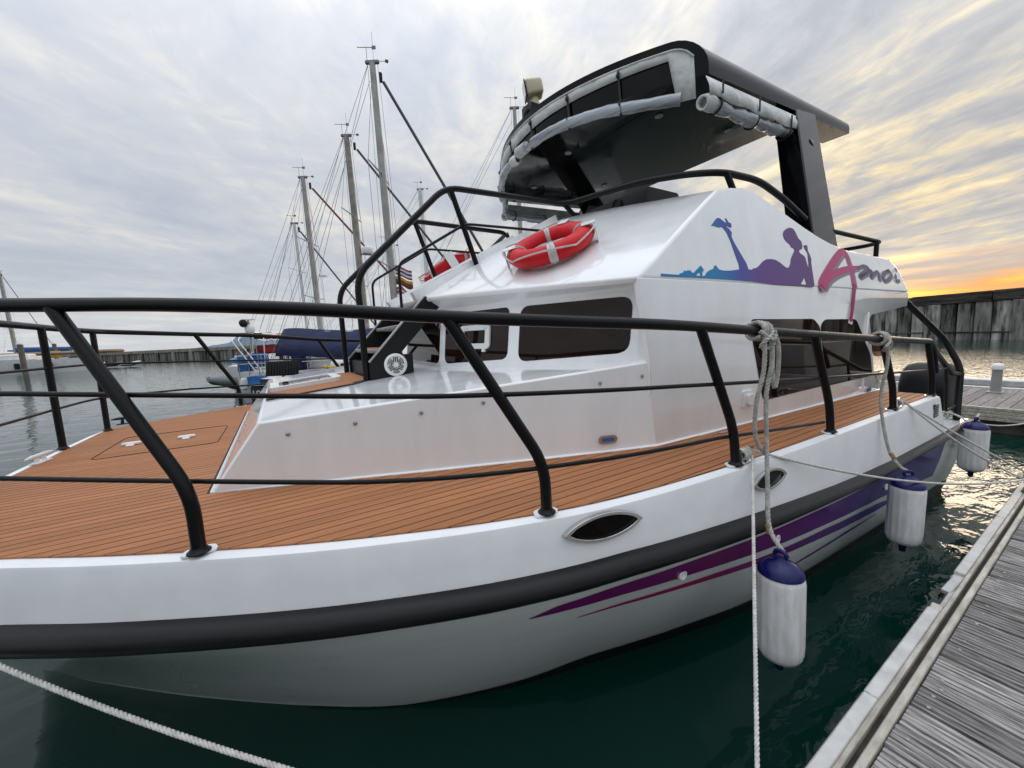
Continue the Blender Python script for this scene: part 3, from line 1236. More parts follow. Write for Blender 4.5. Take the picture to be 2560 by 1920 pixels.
# ---------------- raised stair landing on the hood
ld = MB()
LZ = [(1.14, 2.385), (2.74, 3.25)]
pr = [V((1.15, 0, 2.30)), V((2.78, 0, 3.16)), V((2.73, 0, 3.285)), V((1.085, 0, 2.43))]
for (ya_, yb_) in ((3.46, 3.55), (4.35, 4.44)):
    v_ = [V((p.x, ya_, p.z)) for p in pr] + [V((p.x, yb_, p.z)) for p in pr]
    ld.add((v_, [(0, 1, 2, 3), (7, 6, 5, 4), (0, 4, 5, 1), (1, 5, 6, 2), (2, 6, 7, 3), (3, 7, 4, 0)]))
v_ = [V((p.x, 3.46, p.z)) for p in pr[:2]] + [V((p.x + .0, 3.46, p.z + .02)) for p in (pr[1], pr[0])] + [V((p.x, 4.44, p.z)) for p in pr[:2]] + [V((p.x, 4.44, p.z + .02)) for p in (pr[1], pr[0])]
ld.add((v_, [(0, 1, 2, 3), (7, 6, 5, 4), (0, 4, 5, 1), (1, 5, 6, 2), (2, 6, 7, 3), (3, 7, 4, 0)]))
fix_normals(ld.out('stair_landing', gel, yacht, 30))

# ---------------- stairs
stair = None


def stringer(y0_, y1_):
    pr_ = [(0.64, 1.685), (1.015, 1.72), (1.015, 1.885), (0.90, 1.885), (1.30, 2.30), (1.30, 2.37), (1.16, 2.385), (0.64, 1.83)]
    a_ = [V((x, y0_, z)) for x, z in pr_]
    b_ = [V((x, y1_, z)) for x, z in pr_]
    n_ = len(pr_)
    return a_ + b_, [tuple(range(n_))[::-1], tuple(n_ + i for i in range(n_))] + [(i, (i + 1) % n_, n_ + (i + 1) % n_, n_ + i) for i in range(n_)]


st = MB().add(stringer(3.37, 3.41))
stair = fix_normals(st.out('stair', black_mat, yacht, 30))
fix_normals(MB().add(stringer(4.40, 4.44)).out('stringer', black_mat, stair, 30))
MB().add(cbox((.83, 3.905, 1.76), (.34, .97, .13), .004)).out('stair_base', black_mat, stair)
for x_, z_ in ((.80, 1.92), (1.04, 2.13), (1.22, 2.33)):
    MB().add(cbox((x_, 3.905, z_), (.20, .98, .035), .008)).out('tread', greytread, stair)
    MB().add(cbox((x_ + .02, 3.905, z_ + .021), (.14, .92, .008), .002)).out('tread_pad', teak, stair)
for y_ in (3.365, 4.445):
    MB().add(tube([(.64, y_, 1.835), (1.16, y_, 2.39)], .010, 6)).out('stringer_trim', alu, stair)
# round white speaker on the stair side
spc = V((.858, 3.366, 1.80))
rx90 = Matrix.Rotation(rad(90), 3, 'X')
sp = MB().add(lathe([(.098, -.002), (.098, .008), (.090, .014), (.078, .014), (.074, .008), (.002, .008)], 32, spc, rx90)).out('speaker', plast_w, yacht, 40)
sb = MB()
for k_ in range(3):
    a0 = rad(90 + 120 * k_)
    for off in (-.016, 0, .016):
        d = V((math.cos(a0), 0, math.sin(a0)))
        s_ = V((-math.sin(a0), 0, math.cos(a0)))
        rt = Matrix(((d.x, 0, s_.x), (d.y, 1, s_.y), (d.z, 0, s_.z)))
        sb.add(cbox(spc + d * .046 + s_ * off + V((0, -.011, 0)), (.045, .006, .008), .002, rt))
    for ia in range(-3, 4):
        for ir in range(4):
            aa = a0 + rad(60) + rad(7.5) * ia
            rr_ = .028 + .0135 * ir
            if ir == 0 and abs(ia) > 1:
                continue
            sb.add(cbox(spc + V((math.cos(aa) * rr_, -.010, math.sin(aa) * rr_)), (.006, .006, .006)))
sb.out('grille_slots', black_mat, sp)
MB().add(lathe([(.012, 0), (.012, .008), (.006, .01)], 12, spc + V((0, -.008, 0)), rx90)).out('grille_centre', plast_w, sp)

# ---------------- decals on the coaming
LADY = [(0.049, 0.032), (0.216, 0.03), (0.225, 0.038), (0.27, 0.051), (0.275, 0.061), (0.301, 0.058), (0.313, 0.067), (0.326, 0.062), (0.338, 0.068), (0.348, 0.054), (0.363, 0.047), (0.41, 0.076), (0.459, 0.106), (0.48, 0.077), (0.473, 0.065), (0.458, 0.059), (0.452, 0.033), (0.432, 0.033), (0.436, 0.052), (0.414, 0.052), (0.395, 0.041), (0.391, 0.03), (0.474, 0.032), (0.511, 0.061), (0.549, 0.078), (0.589, 0.088), (0.614, 0.115), (0.627, 0.113), (0.651, 0.086), (0.696, 0.08), (0.78, 0.083), (0.886, 0.096), (0.9, 0.107), (0.904, 0.144), (0.888, 0.217), (0.873, 0.308), (0.85, 0.379), (0.82, 0.413), (0.802, 0.42), (0.784, 0.411), (0.758, 0.414), (0.742, 0.41), (0.736, 0.418), (0.683, 0.415), (0.711, 0.437), (0.76, 0.476), (0.784, 0.485), (0.805, 0.484), (0.835, 0.47), (0.858, 0.457), (0.881, 0.462), (0.87, 0.489), (0.883, 0.494), (0.904, 0.464), (0.931, 0.458), (0.931, 0.439), (0.92, 0.424), (0.884, 0.431), (0.848, 0.43), (0.891, 0.411), (0.913, 0.385), (0.897, 0.351), (0.91, 0.311), (0.945, 0.247), (0.976, 0.194), (1.002, 0.149), (1.01, 0.103), (1.053, 0.102), (1.081, 0.115), (1.114, 0.118), (1.162, 0.138), (1.225, 0.175), (1.285, 0.198), (1.355, 0.205), (1.421, 0.201), (1.481, 0.179), (1.531, 0.151), (1.562, 0.141), (1.597, 0.147), (1.636, 0.182), (1.666, 0.226), (1.716, 0.27), (1.76, 0.306), (1.751, 0.326), (1.716, 0.331), (1.708, 0.354), (1.662, 0.377), (1.64, 0.402), (1.639, 0.438), (1.662, 0.467), (1.717, 0.495), (1.781, 0.511), (1.827, 0.506), (1.852, 0.479), (1.86, 0.453), (1.874, 0.421), (1.904, 0.402), (1.915, 0.381), (1.905, 0.37), (1.914, 0.36), (1.899, 0.342), (1.888, 0.327), (1.843, 0.316), (1.825, 0.299), (1.838, 0.284), (1.888, 0.265), (1.905, 0.251), (1.905, 0.219), (1.908, 0.175), (1.904, 0.133), (1.938, 0.198), (1.956, 0.254), (1.967, 0.287), (1.962, 0.309), (1.946, 0.324), (1.932, 0.355), (1.947, 0.366), (1.993, 0.369), (1.992, 0.344), (1.98, 0.318), (1.989, 0.304), (1.994, 0.289), (2.005, 0.245), (1.983, 0.201), (1.962, 0.113), (1.938, 0.005), (1.916, -0.011), (1.877, -0.016), (1.685, -0.009), (1.329, -0.005), (1.015, 0.009), (0.726, 0.015), (0.463, 0.017), (0.223, 0.016), (0.046, 0.015)]
LHOLE = [(1.711, 0.004), (1.811, 0.004), (1.801, 0.07)]
STROKE = {
    'A': [(2.064, -0.021, 0.068), (2.061, 0.013, 0.088), (2.225, 0.129, 0.078), (2.458, 0.266, 0.08), (2.621, 0.348, 0.072), (2.699, 0.345, 0.065), (2.721, 0.264, 0.064), (2.722, 0.144, 0.068), (2.690, 0.008, 0.067)],
    'Abar': [(2.085, -0.013, 0.058), (2.241, 0.077, 0.064), (2.434, 0.138, 0.067), (2.647, 0.179, 0.059), (2.894, 0.209, 0.033)],
    'm': [(2.879, 0.206, 0.025), (3.038, 0.227, 0.04), (3.124, 0.198, 0.039), (2.937, 0.14, 0.05), (2.88, 0.108, 0.041), (3.043, 0.147, 0.038), (3.184, 0.185, 0.035), (3.131, 0.12, 0.04), (3.292, 0.177, 0.04), (3.342, 0.155, 0.046), (3.319, 0.084, 0.035)],
    'o': [(3.622, 0.207, 0.029), (3.486, 0.174, 0.042), (3.42, 0.119, 0.041), (3.471, 0.088, 0.037), (3.596, 0.123, 0.039), (3.661, 0.168, 0.04), (3.622, 0.207, 0.034), (3.541, 0.193, 0.025)],
    'i': [(3.783, 0.173, 0.03), (3.749, 0.128, 0.035), (3.772, 0.096, 0.035), (3.845, 0.107, 0.026)],
    'dot': [(3.802, 0.242, 0.035), (3.829, 0.215, 0.041)]}
TAILS = [(2.690, 0.005, 0.067), (2.686, -0.022, 0.061), (2.676, -0.144, 0.061), (2.652, -0.278, 0.065), (2.643, -0.317, 0.068)]
lady = MB().add(slab([LADY, LHOLE], KN0, e3, CVv, -CN, .0005, .0034)).out('lady_emblem', lady_m, yacht)


def ribbon(st_, n=5):
    p = catmull([(a_, b_, w_) for a_, b_, w_ in st_], n)
    Lf, Rt = [], []
    for i in range(len(p)):
        a_ = p[max(0, i - 1)]
        b_ = p[min(len(p) - 1, i + 1)]
        t = V((b_.x - a_.x, b_.y - a_.y, 0)).normalized()
        # the letters were brushed on a receding side: keep stroke width in the plane
        nn = V((-t.y, t.x, 0)) * p[i].z * 0.5
        Lf.append((p[i].x + nn.x, p[i].y + nn.y))
        Rt.append((p[i].x - nn.x, p[i].y - nn.y))
    return Lf, Rt


def ribbon_vf(st_, org, ux, uy, un, t):
    Lf, Rt = ribbon(st_)
    a_ = [V(org) + V(ux) * x + V(uy) * z + V(un) * t for x, z in Lf]
    b_ = [V(org) + V(ux) * x + V(uy) * z + V(un) * t for x, z in Rt]
    return grid([a_, b_])


lt = MB()
for k_ in ('A', 'Abar'):
    sh_ = [(x + .03, z - .022, w) for x, z, w in STROKE[k_]]
    lt.add(ribbon_vf(sh_, KN0, e3, CVv, -CN, .0024), 2)
lt.add(ribbon_vf(STROKE['A'], KN0, e3, CVv, -CN, .0032), 0)
lt.add(ribbon_vf(STROKE['Abar'], KN0, e3, CVv, -CN, .0039), 0)
for q_, k_ in enumerate(('m', 'o', 'i', 'dot')):
    lt.add(ribbon_vf([(x + .015, z - .010, w * 1.1) for x, z, w in STROKE[k_]], KN0, e3, CVv, -CN, .0044 + .0003 * q_), 2)
    lt.add(ribbon_vf(STROKE[k_], KN0, e3, CVv, -CN, .0054 + .0003 * q_), 1)
lt.add(ribbon_vf(TAILS[1:], KN0, e3, V((0, 0, 1)), wn_, .0075), 0)
lt.add(ribbon_vf([(2.706, 0.03, .066), (2.686, -0.03, .062)], KN0, e3, V((0, 0, 1)), wn_, .0045), 0)
lt.add(ribbon_vf([(2.648, -.305, .10), (2.640, -.340, .085)], KN0, e3, V((0, 0, 1)), wn_, .0068), 3)
lo_ = lt.out('name_lettering', magenta, yacht, None, [magenta, plum, shadowgrey, plast_w])
lo_['label'] = 'brush-written Amoi in magenta and plum'

# ---------------- hull stripes and fittings


def on_hull(x, v, off):
    """hull skin point by deck-line x"""
    for i in range(NST - 1):
        if gun[i].x <= x <= gun[i + 1].x and gun[i + 1].x > gun[i].x:
            t = (x - gun[i].x) / (gun[i + 1].x - gun[i].x)
            return hull_pt(i, v).lerp(hull_pt(i + 1, v), t) + GN[i].lerp(GN[i + 1], t) * off
    return hull_pt(NST - 1, v) + GN[-1] * off


def hull_band(xs, va, vb, mat, name, n=40):
    r1, r2, r3 = [], [], []
    for k in range(n + 1):
        x = xs[0] + (xs[-1] - xs[0]) * k / n
        a_, b_ = interp(x, xs, va), interp(x, xs, vb)
        r1.append(on_hull(x, a_, .004))
        r2.append(on_hull(x, (a_ + b_) / 2, .0045))
        r3.append(on_hull(x, b_, .004))
    return MB().add(grid([r1, r2, r3])).out(name, mat, yacht, 60)


hull_band([.78, .86, 1.1, 1.7, 2.4, 3.2, 4.2, 5.0, 5.6], [.150, .10, .075, .05, .045, .05, .05, .05, .06], [.155, .155, .165, .185, .215, .26, .33, .44, .52], stripe_m, 'hull_stripe')
hull_band([1.02, 1.3, 1.9, 2.5, 3.2, 4.1, 4.5], [.262, .255, .265, .285, .315, .39, .46], [.268, .280, .315, .355, .41, .49, .50], stripe2_m, 'hull_stripe')
hull_band([2.6, 3.0, 3.6, 4.2], [.60, .56, .53, .55], [.61, .585, .57, .56], stripe2_m, 'hull_stripe')
for x_, v_ in ((1.62, .155), (2.42, .145), (4.12, .20)):
    c_ = on_hull(x_, v_, .006)
    i_ = min(range(NST), key=lambda k: abs(gun[k].x - x_) + (10 if gun[k].x < -1.4 else 0))
    n_ = GN[i_]
    rt = V((0, 0, 1)).rotation_difference(n_).to_matrix()
    MB().add(lathe([(.028, -.01), (.028, .006), (.020, .010), (.012, .004)], 16, c_, rt)).out('drain_fitting', plast_w, yacht)

# portholes in the topside panel: pointed ellipses


def eye(L, h, n=12, tilt=0.0):
    """leaf-shaped outline"""
    up_ = [(-L / 2 + L * i / n, h * (1 - (2 * i / n - 1) ** 2) ** .8) for i in range(n + 1)]
    dn_ = [(L / 2 - L * i / n, -h * (1 - (2 * i / n - 1) ** 2) ** .8) for i in range(1, n)]
    ca, sa = math.cos(tilt), math.sin(tilt)
    return [(a_ * ca - b_ * sa, a_ * sa + b_ * ca) for a_, b_ in up_ + dn_]


for px_, pz_, L_, h_ in ((1.115, 1.178, .39, .062), (2.27, 1.145, .33, .060)):
    i_ = min(range(NST), key=lambda k: abs(gun[k].x - px_))
    n_ = GN[i_]
    t_ = V((-n_.y, n_.x, 0))
    if t_.x < 0:
        t_ = -t_
    c_ = gun[i_] + t_ * (px_ - gun[i_].x) + V((0, 0, pz_)) + n_ * .006
    ph = MB().add(slab([eye(L_, h_), eye(L_ - .05, h_ - .014)[::-1]], c_, t_, V((0, 0, 1)), n_, -.02, .016)).out('porthole', steel, yacht, 30)
    fix_normals(ph)
    bevel(ph, .005, 2)
    MB().add(slab([eye(L_ - .045, h_ - .011)], c_, t_, V((0, 0, 1)), n_, -.02, .004)).out('porthole_glass', port_black, ph, 30)
# engine vent in the topside
q = MB()
for k_ in range(6):
    q.add(cbox((5.22, .985, 1.07 + .02 * k_), (.14, .02, .012), .003, Matrix.Rotation(rad(-35), 3, 'X')))
q.add(cbox((5.22, .992, 1.12), (.17, .012, .14)))
q.out('engine_vent', black_mat, yacht)

# ---------------- guard rails round the deck


def gy_(x):
    xs = [p.x for p in gun if p.x > -1.41]
    ys = [p.y for p in gun if p.x > -1.41]
    return interp(x, xs, ys)


RT = [(-1.56, 3.95, 2.235), (-1.56, 3.1, 2.232), (-1.52, 2.72, 2.228), (-1.38, 2.46, 2.22), (-.815, 2.10, 2.188), (-.333, 1.815, 2.165), (.1, 1.57, 2.128), (.544, 1.345, 2.080), (1.05, 1.205, 2.045), (1.613, 1.125, 2.012), (2.56, 1.075, 1.943), (3.503, 1.055, 1.880), (4.4, 1.043, 1.822), (5.08, 1.03, 1.780)]


def rail_at(x, curve):
    for a_, b_ in zip(curve, curve[1:]):
        if a_.x <= x <= b_.x:
            t = (x - a_.x) / (b_.x - a_.x)
            return a_.lerp(b_, t)
    return curve[-1].copy()


rtop = catmull(RT, 6)


def mid_curve(zf, x1):
    out = []
    for p in rtop:
        if p.x > x1:
            break
        x = p.x
        yy_ = p.y + (0.0 if x < -1.3 else 0.01)
        out.append(V((x, yy_, zf(x))))
    return out


rmid = mid_curve(lambda x: interp(x, [-1.6, -.85, .45, 1.61, 2.93, 5.3], [1.915, 1.875, 1.79, 1.729, 1.646, 1.50]), 5.2)
rlow = mid_curve(lambda x: interp(x, [-1.6, -.9, .2, .87, 1.9, 3.08, 3.2], [1.585, 1.558, 1.474, 1.457, 1.428, 1.338, 1.33]), 3.10)
POSTS = [((-.324, 1.758), (-.322, 1.757, 1.49), -.66), ((.893, 1.25), (.89, 1.252, 1.47), .545), ((2.044, 1.10), (2.012, 1.10, 1.46), 1.735), ((3.136, 1.066), (3.09, 1.066, 1.46), 2.82), ((4.276, 1.047), (4.228, 1.047, 1.46), 3.925), ((5.267, 1.03), (5.235, 1.03, 1.46), 5.01)]
for side in (0, 1):
    S = (lambda p: V(p)) if side == 0 else mir
    top = [S(p) for p in rtop]
    if side == 0:
        aft = fillet(top[-2:] + [S((5.20, 1.03, 1.70)), S((5.33, 1.03, 1.48))], .08, 4)
    else:
        aft = top[-2:]
    guard = MB().add(tube(top[:-2] + aft, .0245, 14)).out('guard_rail', black_rail, yacht, 60)
    guard['label'] = 'black tubular guard rail along the ' + ('near' if side == 0 else 'far') + ' side'
    MB().add(tube([S(p) for p in rmid], .0100, 8)).out('middle_rail', black_rail, guard, 60)
    MB().add(tube([S(p) for p in rlow], .0100, 8)).out('lower_rail', black_rail, guard, 60)
    for (bx, by), kn_, tx in POSTS:
        if side and bx < 0:
            bx, by, kn_, tx = -.477, 1.845, (-.478, 1.846, 1.49), -.805
        tp = rail_at(tx, rtop)
        path = [S((bx, by, DECK + .004)), S(kn_), S((tp.x, tp.y, tp.z - .01))]
        MB().add(tube(fillet(path, .10, 5), .0235, 12)).out('post', black_rail, guard, 60)
        MB().add(lathe([(.038, 0), (.038, .004), (.030, .009), (.0245, .02)], 16, S((bx, by, DECK + .012)))).out('post_base', black_rail, guard)
        # white pad under each post, cut into the teak
        c_ = S((bx, by, DECK + .004))
        w_ = -0.075 if side == 0 else .075
        MB().add(slab([rpoly([(-.060, -.012), (.060, -.012), (.045, .045), (-.045, .045)], .025)], c_, (1, 0, 0), (0, 1 if side == 0 else -1, 0), (0, 0, 1), 0, .0085)).out('post_pad', gel, guard, 30)
    # bow posts
    for (bx, by), (tx, ty) in (((-1.565, 3.75), (-1.56, 3.80)), ((-1.56, 3.42), (-1.56, 3.40)), ((-1.50, 2.68), (-1.50, 2.63))):
        if by > 3.6:
            continue
        tz = 2.225
        MB().add(tube([S((bx, by, DECK + .004)), S((tx, ty, tz))], .0235, 12)).out('post', black_rail, guard, 60)
        MB().add(lathe([(.038, 0), (.038, .004), (.030, .009), (.0245, .02)], 16, S((bx, by, DECK + .012)))).out('post_base', black_rail, guard)
# stern rail
sr = MB().add(tube(fillet([(6.10, 1.47, 2.20), (6.50, 1.20, 1.73), (6.47, 1.06, 1.42), (6.26, 1.02, .875)], .10, 5), .030, 12)).out('stern_rail', black_rail, yacht, 60)
MB().add(tube(fillet([(5.20, 1.03, 1.70), (6.05, 1.05, 1.40), (6.42, 1.06, 1.36)], .05, 4), .024, 10)).out('stern_bar', black_rail, sr, 60)
MB().add(tube([(5.33, 1.03, 1.49), (5.75, 1.04, 1.485)], .012, 8)).out('stern_bar', black_rail, sr, 60)
MB().add(tube(fillet([(5.75, 1.04, 1.485), (5.88, 1.04, 1.02), (6.25, 1.04, 1.03)], .04, 4), .014, 8)).out('stern_bar', black_rail, sr, 60)
MB().add(tube(fillet([mir(p) for p in ((6.10, 1.47, 2.20), (6.50, 1.20, 1.73), (6.47, 1.06, 1.42), (6.26, 1.02, .875))], .10, 5), .030, 12)).out('stern_rail', black_rail, yacht, 60)

# ---------------- hand rails of the stairs and the flybridge
for side in (0, 1):
    S = (lambda p: V(p)) if side == 0 else mir
    main = [(.618, 3.41, 1.69), (.615, 3.41, 2.55), (1.44, 3.41, 3.36), (2.77, 3.34, 3.365), (2.94, 2.5, 3.325), (3.06, 2.1, 3.268), (3.18, 1.88, 3.225), (3.63, 1.83, 3.215), (4.01, 1.80, 3.105), (4.40, 1.79, 2.975)]
    hr = MB().add(tube(fillet([S(p) for p in main], .14, 6), .027, 12)).out('hand_rail', black_rail, yacht, 60)
    low = [(.962, 3.41, 2.12), (.962, 3.41, 2.66), (1.62, 3.41, 3.06), (2.45, 3.37, 3.07)]
    MB().add(tube(fillet([S(p) for p in low], .07, 5), .013, 8)).out('lower_bar', black_rail, hr, 60)
    MB().add(tube([S((1.49, 3.41, 3.35)), S((1.735, 3.41, 2.63))], .025, 10)).out('post', black_rail, hr, 60)
    MB().add(tube([S((2.76, 3.345, 3.36)), S((2.90, 3.25, 3.17))], .025, 10)).out('post', black_rail, hr, 60)
    MB().add(tube([S((3.22, 1.87, 3.22)), S((3.30, 1.84, 3.05))], .024, 10)).out('post', black_rail, hr, 60)
    # after rail of the flybridge
    ar = MB().add(tube(fillet([S(p) for p in ((4.75, 1.80, 2.93), (5.72, 1.60, 2.83), (5.80, 1.75, 2.83), (5.80, 3.9, 2.83))], .06, 4), .022, 10)).out('aft_rail', black_rail, yacht, 60)
    MB().add(tube([S((5.60, 1.60, 2.835)), S((5.60, 1.60, 2.64))], .022, 10)).out('post', black_rail, ar, 60)

# ---------------- hardtop
W_, ZB, ZT_, RC = 1.75, 4.21, 4.536, .236


def hx_front(y, q):
    return 3.487 - .712 * (1 - (y / W_) ** 2) - .115 * q * .33


def hx_aft(y):
    t = max(0.0, min(1.0, (abs(y) - (W_ - .34)) / .06))
    return 5.42 + 1.08 * t * t * (3 - 2 * t)


def hz_b(x):
    return ZB + .052 * max(0, x - 3.5)


def hz_t(x):
    return ZT_ + .018 * max(0, x - 3.5)


ysam = [-W_ + RC * (1 - math.cos(rad(90 * i / 7))) for i in range(8)]
ysam += [-W_ + RC + (2 * W_ - 2 * RC) * i / 30 for i in range(1, 30)]
ysam += [-q for q in ysam[7::-1]]
ysam = sorted(set(round(q, 5) for q in ysam + [-(W_ - .28), W_ - .28, -(W_ - .34), W_ - .34, -(W_ - .31), W_ - .31]))


def topfrac(y):
    d = abs(y) - (W_ - RC)
    if d <= 0:
        return 1.0
    return (ZT_ - RC + math.sqrt(max(0, RC * RC - d * d)) - ZB) / (ZT_ - ZB)


NX = 14
hb_ = MB()
trow, brow = [], []
for k in range(NX + 1):
    s = k / NX
    tr, br = [], []
    for y in ysam:
        q = topfrac(y)
        xf = hx_front(y, q)
        xb = hx_front(y, 0)
        xa = hx_aft(y)
        x = xf + (xa - xf) * s
        x2 = xb + (xa - xb) * s
        tr.append(V((x, YC + y, hz_b(x) + q * (hz_t(x) - hz_b(x)))))
        br.append(V((x2, YC + y, hz_b(x2))))
    trow.append(tr)
    brow.append(br)
hb_.add(grid(trow)).add(grid(brow), 1)
hb_.add(grid([trow[0], brow[0]]))
hb_.add(grid([trow[-1], brow[-1]]))
for j in (0, -1):
    hb_.add(grid([[r_[j] for r_ in trow], [r_[j] for r_ in brow]]))
top_o = hb_.out('hardtop', black_gloss, yacht, 35, [black_gloss, black_gloss])
top_o['label'] = 'glossy black hardtop over the flybridge'
bm = bmesh.new()
bm.from_mesh(top_o.data)
bmesh.ops.remove_doubles(bm, verts=bm.verts, dist=.0004)
bmesh.ops.recalc_face_normals(bm, faces=bm.faces)
bm.to_mesh(top_o.data)
bm.free()
top_o.data.set_sharp_from_angle(angle=rad(35))
# down lights
for x_, y_ in ((3.65, 2.85), (4.75, 2.75), (3.55, 5.0), (4.6, 4.6), (3.3, 3.9)):
    MB().add(lathe([(.042, -.010), (.042, .004), (.032, .004), (.028, -.004), (.002, -.004)][::-1], 18, (x_, y_, hz_b(x_) - .004))).out('down_light', greytread, top_o, 40)

# arch pillars
for side in (0, 1):
    b_ = [(4.33, 1.665, 2.66), (4.83, 1.635, 2.55), (4.83, 1.86, 2.55), (4.33, 1.88, 2.66)]
    t_ = [(5.10, 2.205, 4.33), (5.56, 2.205, 4.38), (5.56, 2.42, 4.38), (5.10, 2.43, 4.33)]
    v_ = [V(p) for p in b_ + t_]
    f_ = [(0, 1, 5, 4), (1, 2, 6, 5), (2, 3, 7, 6), (3, 0, 4, 7), (3, 2, 1, 0), (4, 5, 6, 7)]
    if side:
        v_, f_ = mirvf((v_, f_))
    pil = mk('pillar', v_, f_, black_gloss, top_o, 30)
    fix_normals(pil)
    bevel(pil, .012, 3)
    c_ = V((5.16, 2.072, 3.93))
    if side == 0:
        MB().add(lathe([(.045, -.006), (.045, .008), (.03, .014), (.012, .014)], 16, c_, V((0, 0, 1)).rotation_difference(V((.05, -.95, .31))).to_matrix())).out('side_light', glass_dark, pil)

# canvas skirt along the front, its rolled clear curtains and straps


def fpt(y, z, off):
    q = (z - ZB) / (ZT_ - ZB)
    x = hx_front(y, q)
    dn = V((-1, -1.424 * y / W_ / W_ * 1.0, 0))
    n = V((-1, 2 * .712 * y / (W_ * W_), 0)).normalized()
    return V((x, YC + y, z)) + n * off


def ztopf(y, m):
    """inner edge of the arch frame, m inside it"""
    d = abs(y) - (W_ - RC)
    if d <= 0:
        return ZT_ - m
    rr_ = RC - m
    return ZT_ - RC + math.sqrt(max(0, rr_ * rr_ - d * d))


ys = [-1.66 + 3.32 * i / 80 for i in range(81)]
cr_ = [[], [], []]
rim = []
for i, y in enumerate(ys):
    zt = ztopf(y, .075)
    if y < -1.53:
        zl = 4.035
    else:
        zl = min(zt - .02, interp(y, [-1.53, -.3, 0.3, 1.2, 1.5, 1.66], [ZT_ - .150, ZT_ - .185, ZT_ - .22, ZB + .06, ZB - .03, ZB - .03]))
    zl = min(zl, zt - .015)
    wv = .006 * math.sin(i * .9) + .004 * math.sin(i * 2.3)
    cr_[0].append(fpt(y, zt, .008))
    cr_[1].append(fpt(y, (zt + zl) / 2, .020 + wv))
    cr_[2].append(fpt(y, zl, .014))
    rim.append(fpt(y, zt, .012))
sk = MB().add(grid(cr_)).out('canvas_skirt', canvas, top_o, 60)
solidify(sk, .004, 0)
MB().add(tube(rim, .009, 6)).out('piping', canvas, sk if False else top_o, 60)
ca_, cb_ = None, None


def roll(pts, r, name, mat, wob=.18, seed=1, sag_=0.0):
    rg = random.Random(seed)
    p = resample(catmull(pts, 8), .03)
    rs = []
    ph = [rg.random() * 6 for _ in range(4)]
    for i in range(len(p)):
        rs.append(r * (1 + wob * (.5 * math.sin(i * .35 + ph[0]) + .35 * math.sin(i * .8 + ph[1]) + .2 * math.sin(i * 1.7 + ph[2]))))
    q = MB().add(tube(p, rs, 14, caps=(name != 'curtain_end'))).out(name, mat, top_o, 70)
    if name == 'curtain_end':
        solidify(q, .016, -1)
    return q


ZR = ZB - .02
roll([fpt(-1.56, 4.055, .02), fpt(-1.25, 4.09, .035), fpt(-.9, 4.145, .04), fpt(-.4, 4.180, .045), fpt(.12, ZR, .045)], .050, 'rolled_curtain', clear, .10, 3)
roll([fpt(.02, ZR, .045), fpt(.20, ZR + .005, .05)], .066, 'curtain_end', canvas, .12, 5)
roll([fpt(.22, ZR - .05, .05), fpt(.36, ZR - .03, .055)], .058, 'curtain_end', canvas, .12, 6)
roll([fpt(.30, ZR - .02, .05), fpt(.8, ZR, .045), fpt(1.25, ZR, .04), fpt(1.45, ZR - .01, .04)], .050, 'rolled_curtain', clear, .14, 8)
roll([fpt(1.42, ZR - .02, .04), fpt(1.56, ZR - .02, .04)], .062, 'curtain_end', canvas, .15, 9)
for y, zu in ((-1.12, .20), (-.62, .18), (-.08, .16), (.42, .18), (1.22, .16)):
    zt = ztopf(y, .075) - .02
    ZR = interp(y, [-1.56, -1.25, -.9, -.4, .1], [4.055, 4.09, 4.145, 4.18, ZB - .02])
    pth = [fpt(y, zt, .028), fpt(y, ZR + .07, .03), fpt(y, ZR + .03, .098), fpt(y, ZR - .045, .075), fpt(y, ZR - .06, .02)]
    p = fillet(pth, .03, 4)
    w = .014
    MB().add(grid([[q + V((0, -w, 0)) for q in p], [q + V((0, w, 0)) for q in p]])).out('strap', strapm, top_o, 60)
    MB().add(cbox(fpt(y, zt - .04, .036), (.02, .045, .035), .006)).out('strap_buckle', strapm, top_o)

# side skirts: canvas hung from the side of the hardtop, rolled up
for side in (0, 1):
    S = (lambda p: V(p)) if side == 0 else mir
    up_, mi_, lo_ = [], [], []
    n = 34
    for i in range(n + 1):
        t = i / n
        x = 3.42 + 1.80 * t
        zt = 4.168 + .036 * (x - 3.42)
        zl = 4.00 + .06 * t + .010 * math.sin(i * .7)
        wv = .012 * math.sin(i * 1.15) + .008 * math.sin(i * 2.6)
        up_.append(S((x, YC - W_ - .012, zt)))
        mi_.append(S((x, YC - W_ - .045 - wv, (zt + zl) / 2)))
        lo_.append(S((x, YC - W_ - .055, zl)))
    sk2 = MB().add(grid([up_, mi_, lo_])).out('canvas_skirt', canvas, top_o, 70)
    solidify(sk2, .004, 0)
    o_ = YC - W_ + .015
    roll([S(p) for p in ((3.40, o_ - .01, 3.955), (3.47, o_ - .01, 3.975), (3.53, o_ - .005, 3.985))], .060, 'curtain_end', canvas, .22, 21 + side)
    roll([S(p) for p in ((3.46, o_, 3.98), (4.0, o_ - .01, 3.985), (4.6, o_, 4.02), (5.02, o_, 4.06))], .056, 'rolled_curtain', clear, .26, 31 + side)
    roll([S(p) for p in ((4.98, o_, 4.06), (5.24, o_, 4.09))], .062, 'curtain_end', canvas, .22, 41 + side)
    for x_ in (3.60, 4.22, 4.86):
        c_ = S((x_, o_, 3.985 + .05 * max(0, x_ - 4.0)))
        ring = [c_ + V((0, math.cos(a_) * .072, math.sin(a_) * .072)) for a_ in [rad(18 * k) for k in range(20)]]
        MB().add(tube(ring, .009, 6, closed=True)).out('strap', strapm, top_o, 60)
        MB().add(cbox(S((x_, YC - W_ - .062, 4.11)), (.022, .008, .12), .002)).out('strap', strapm, top_o)
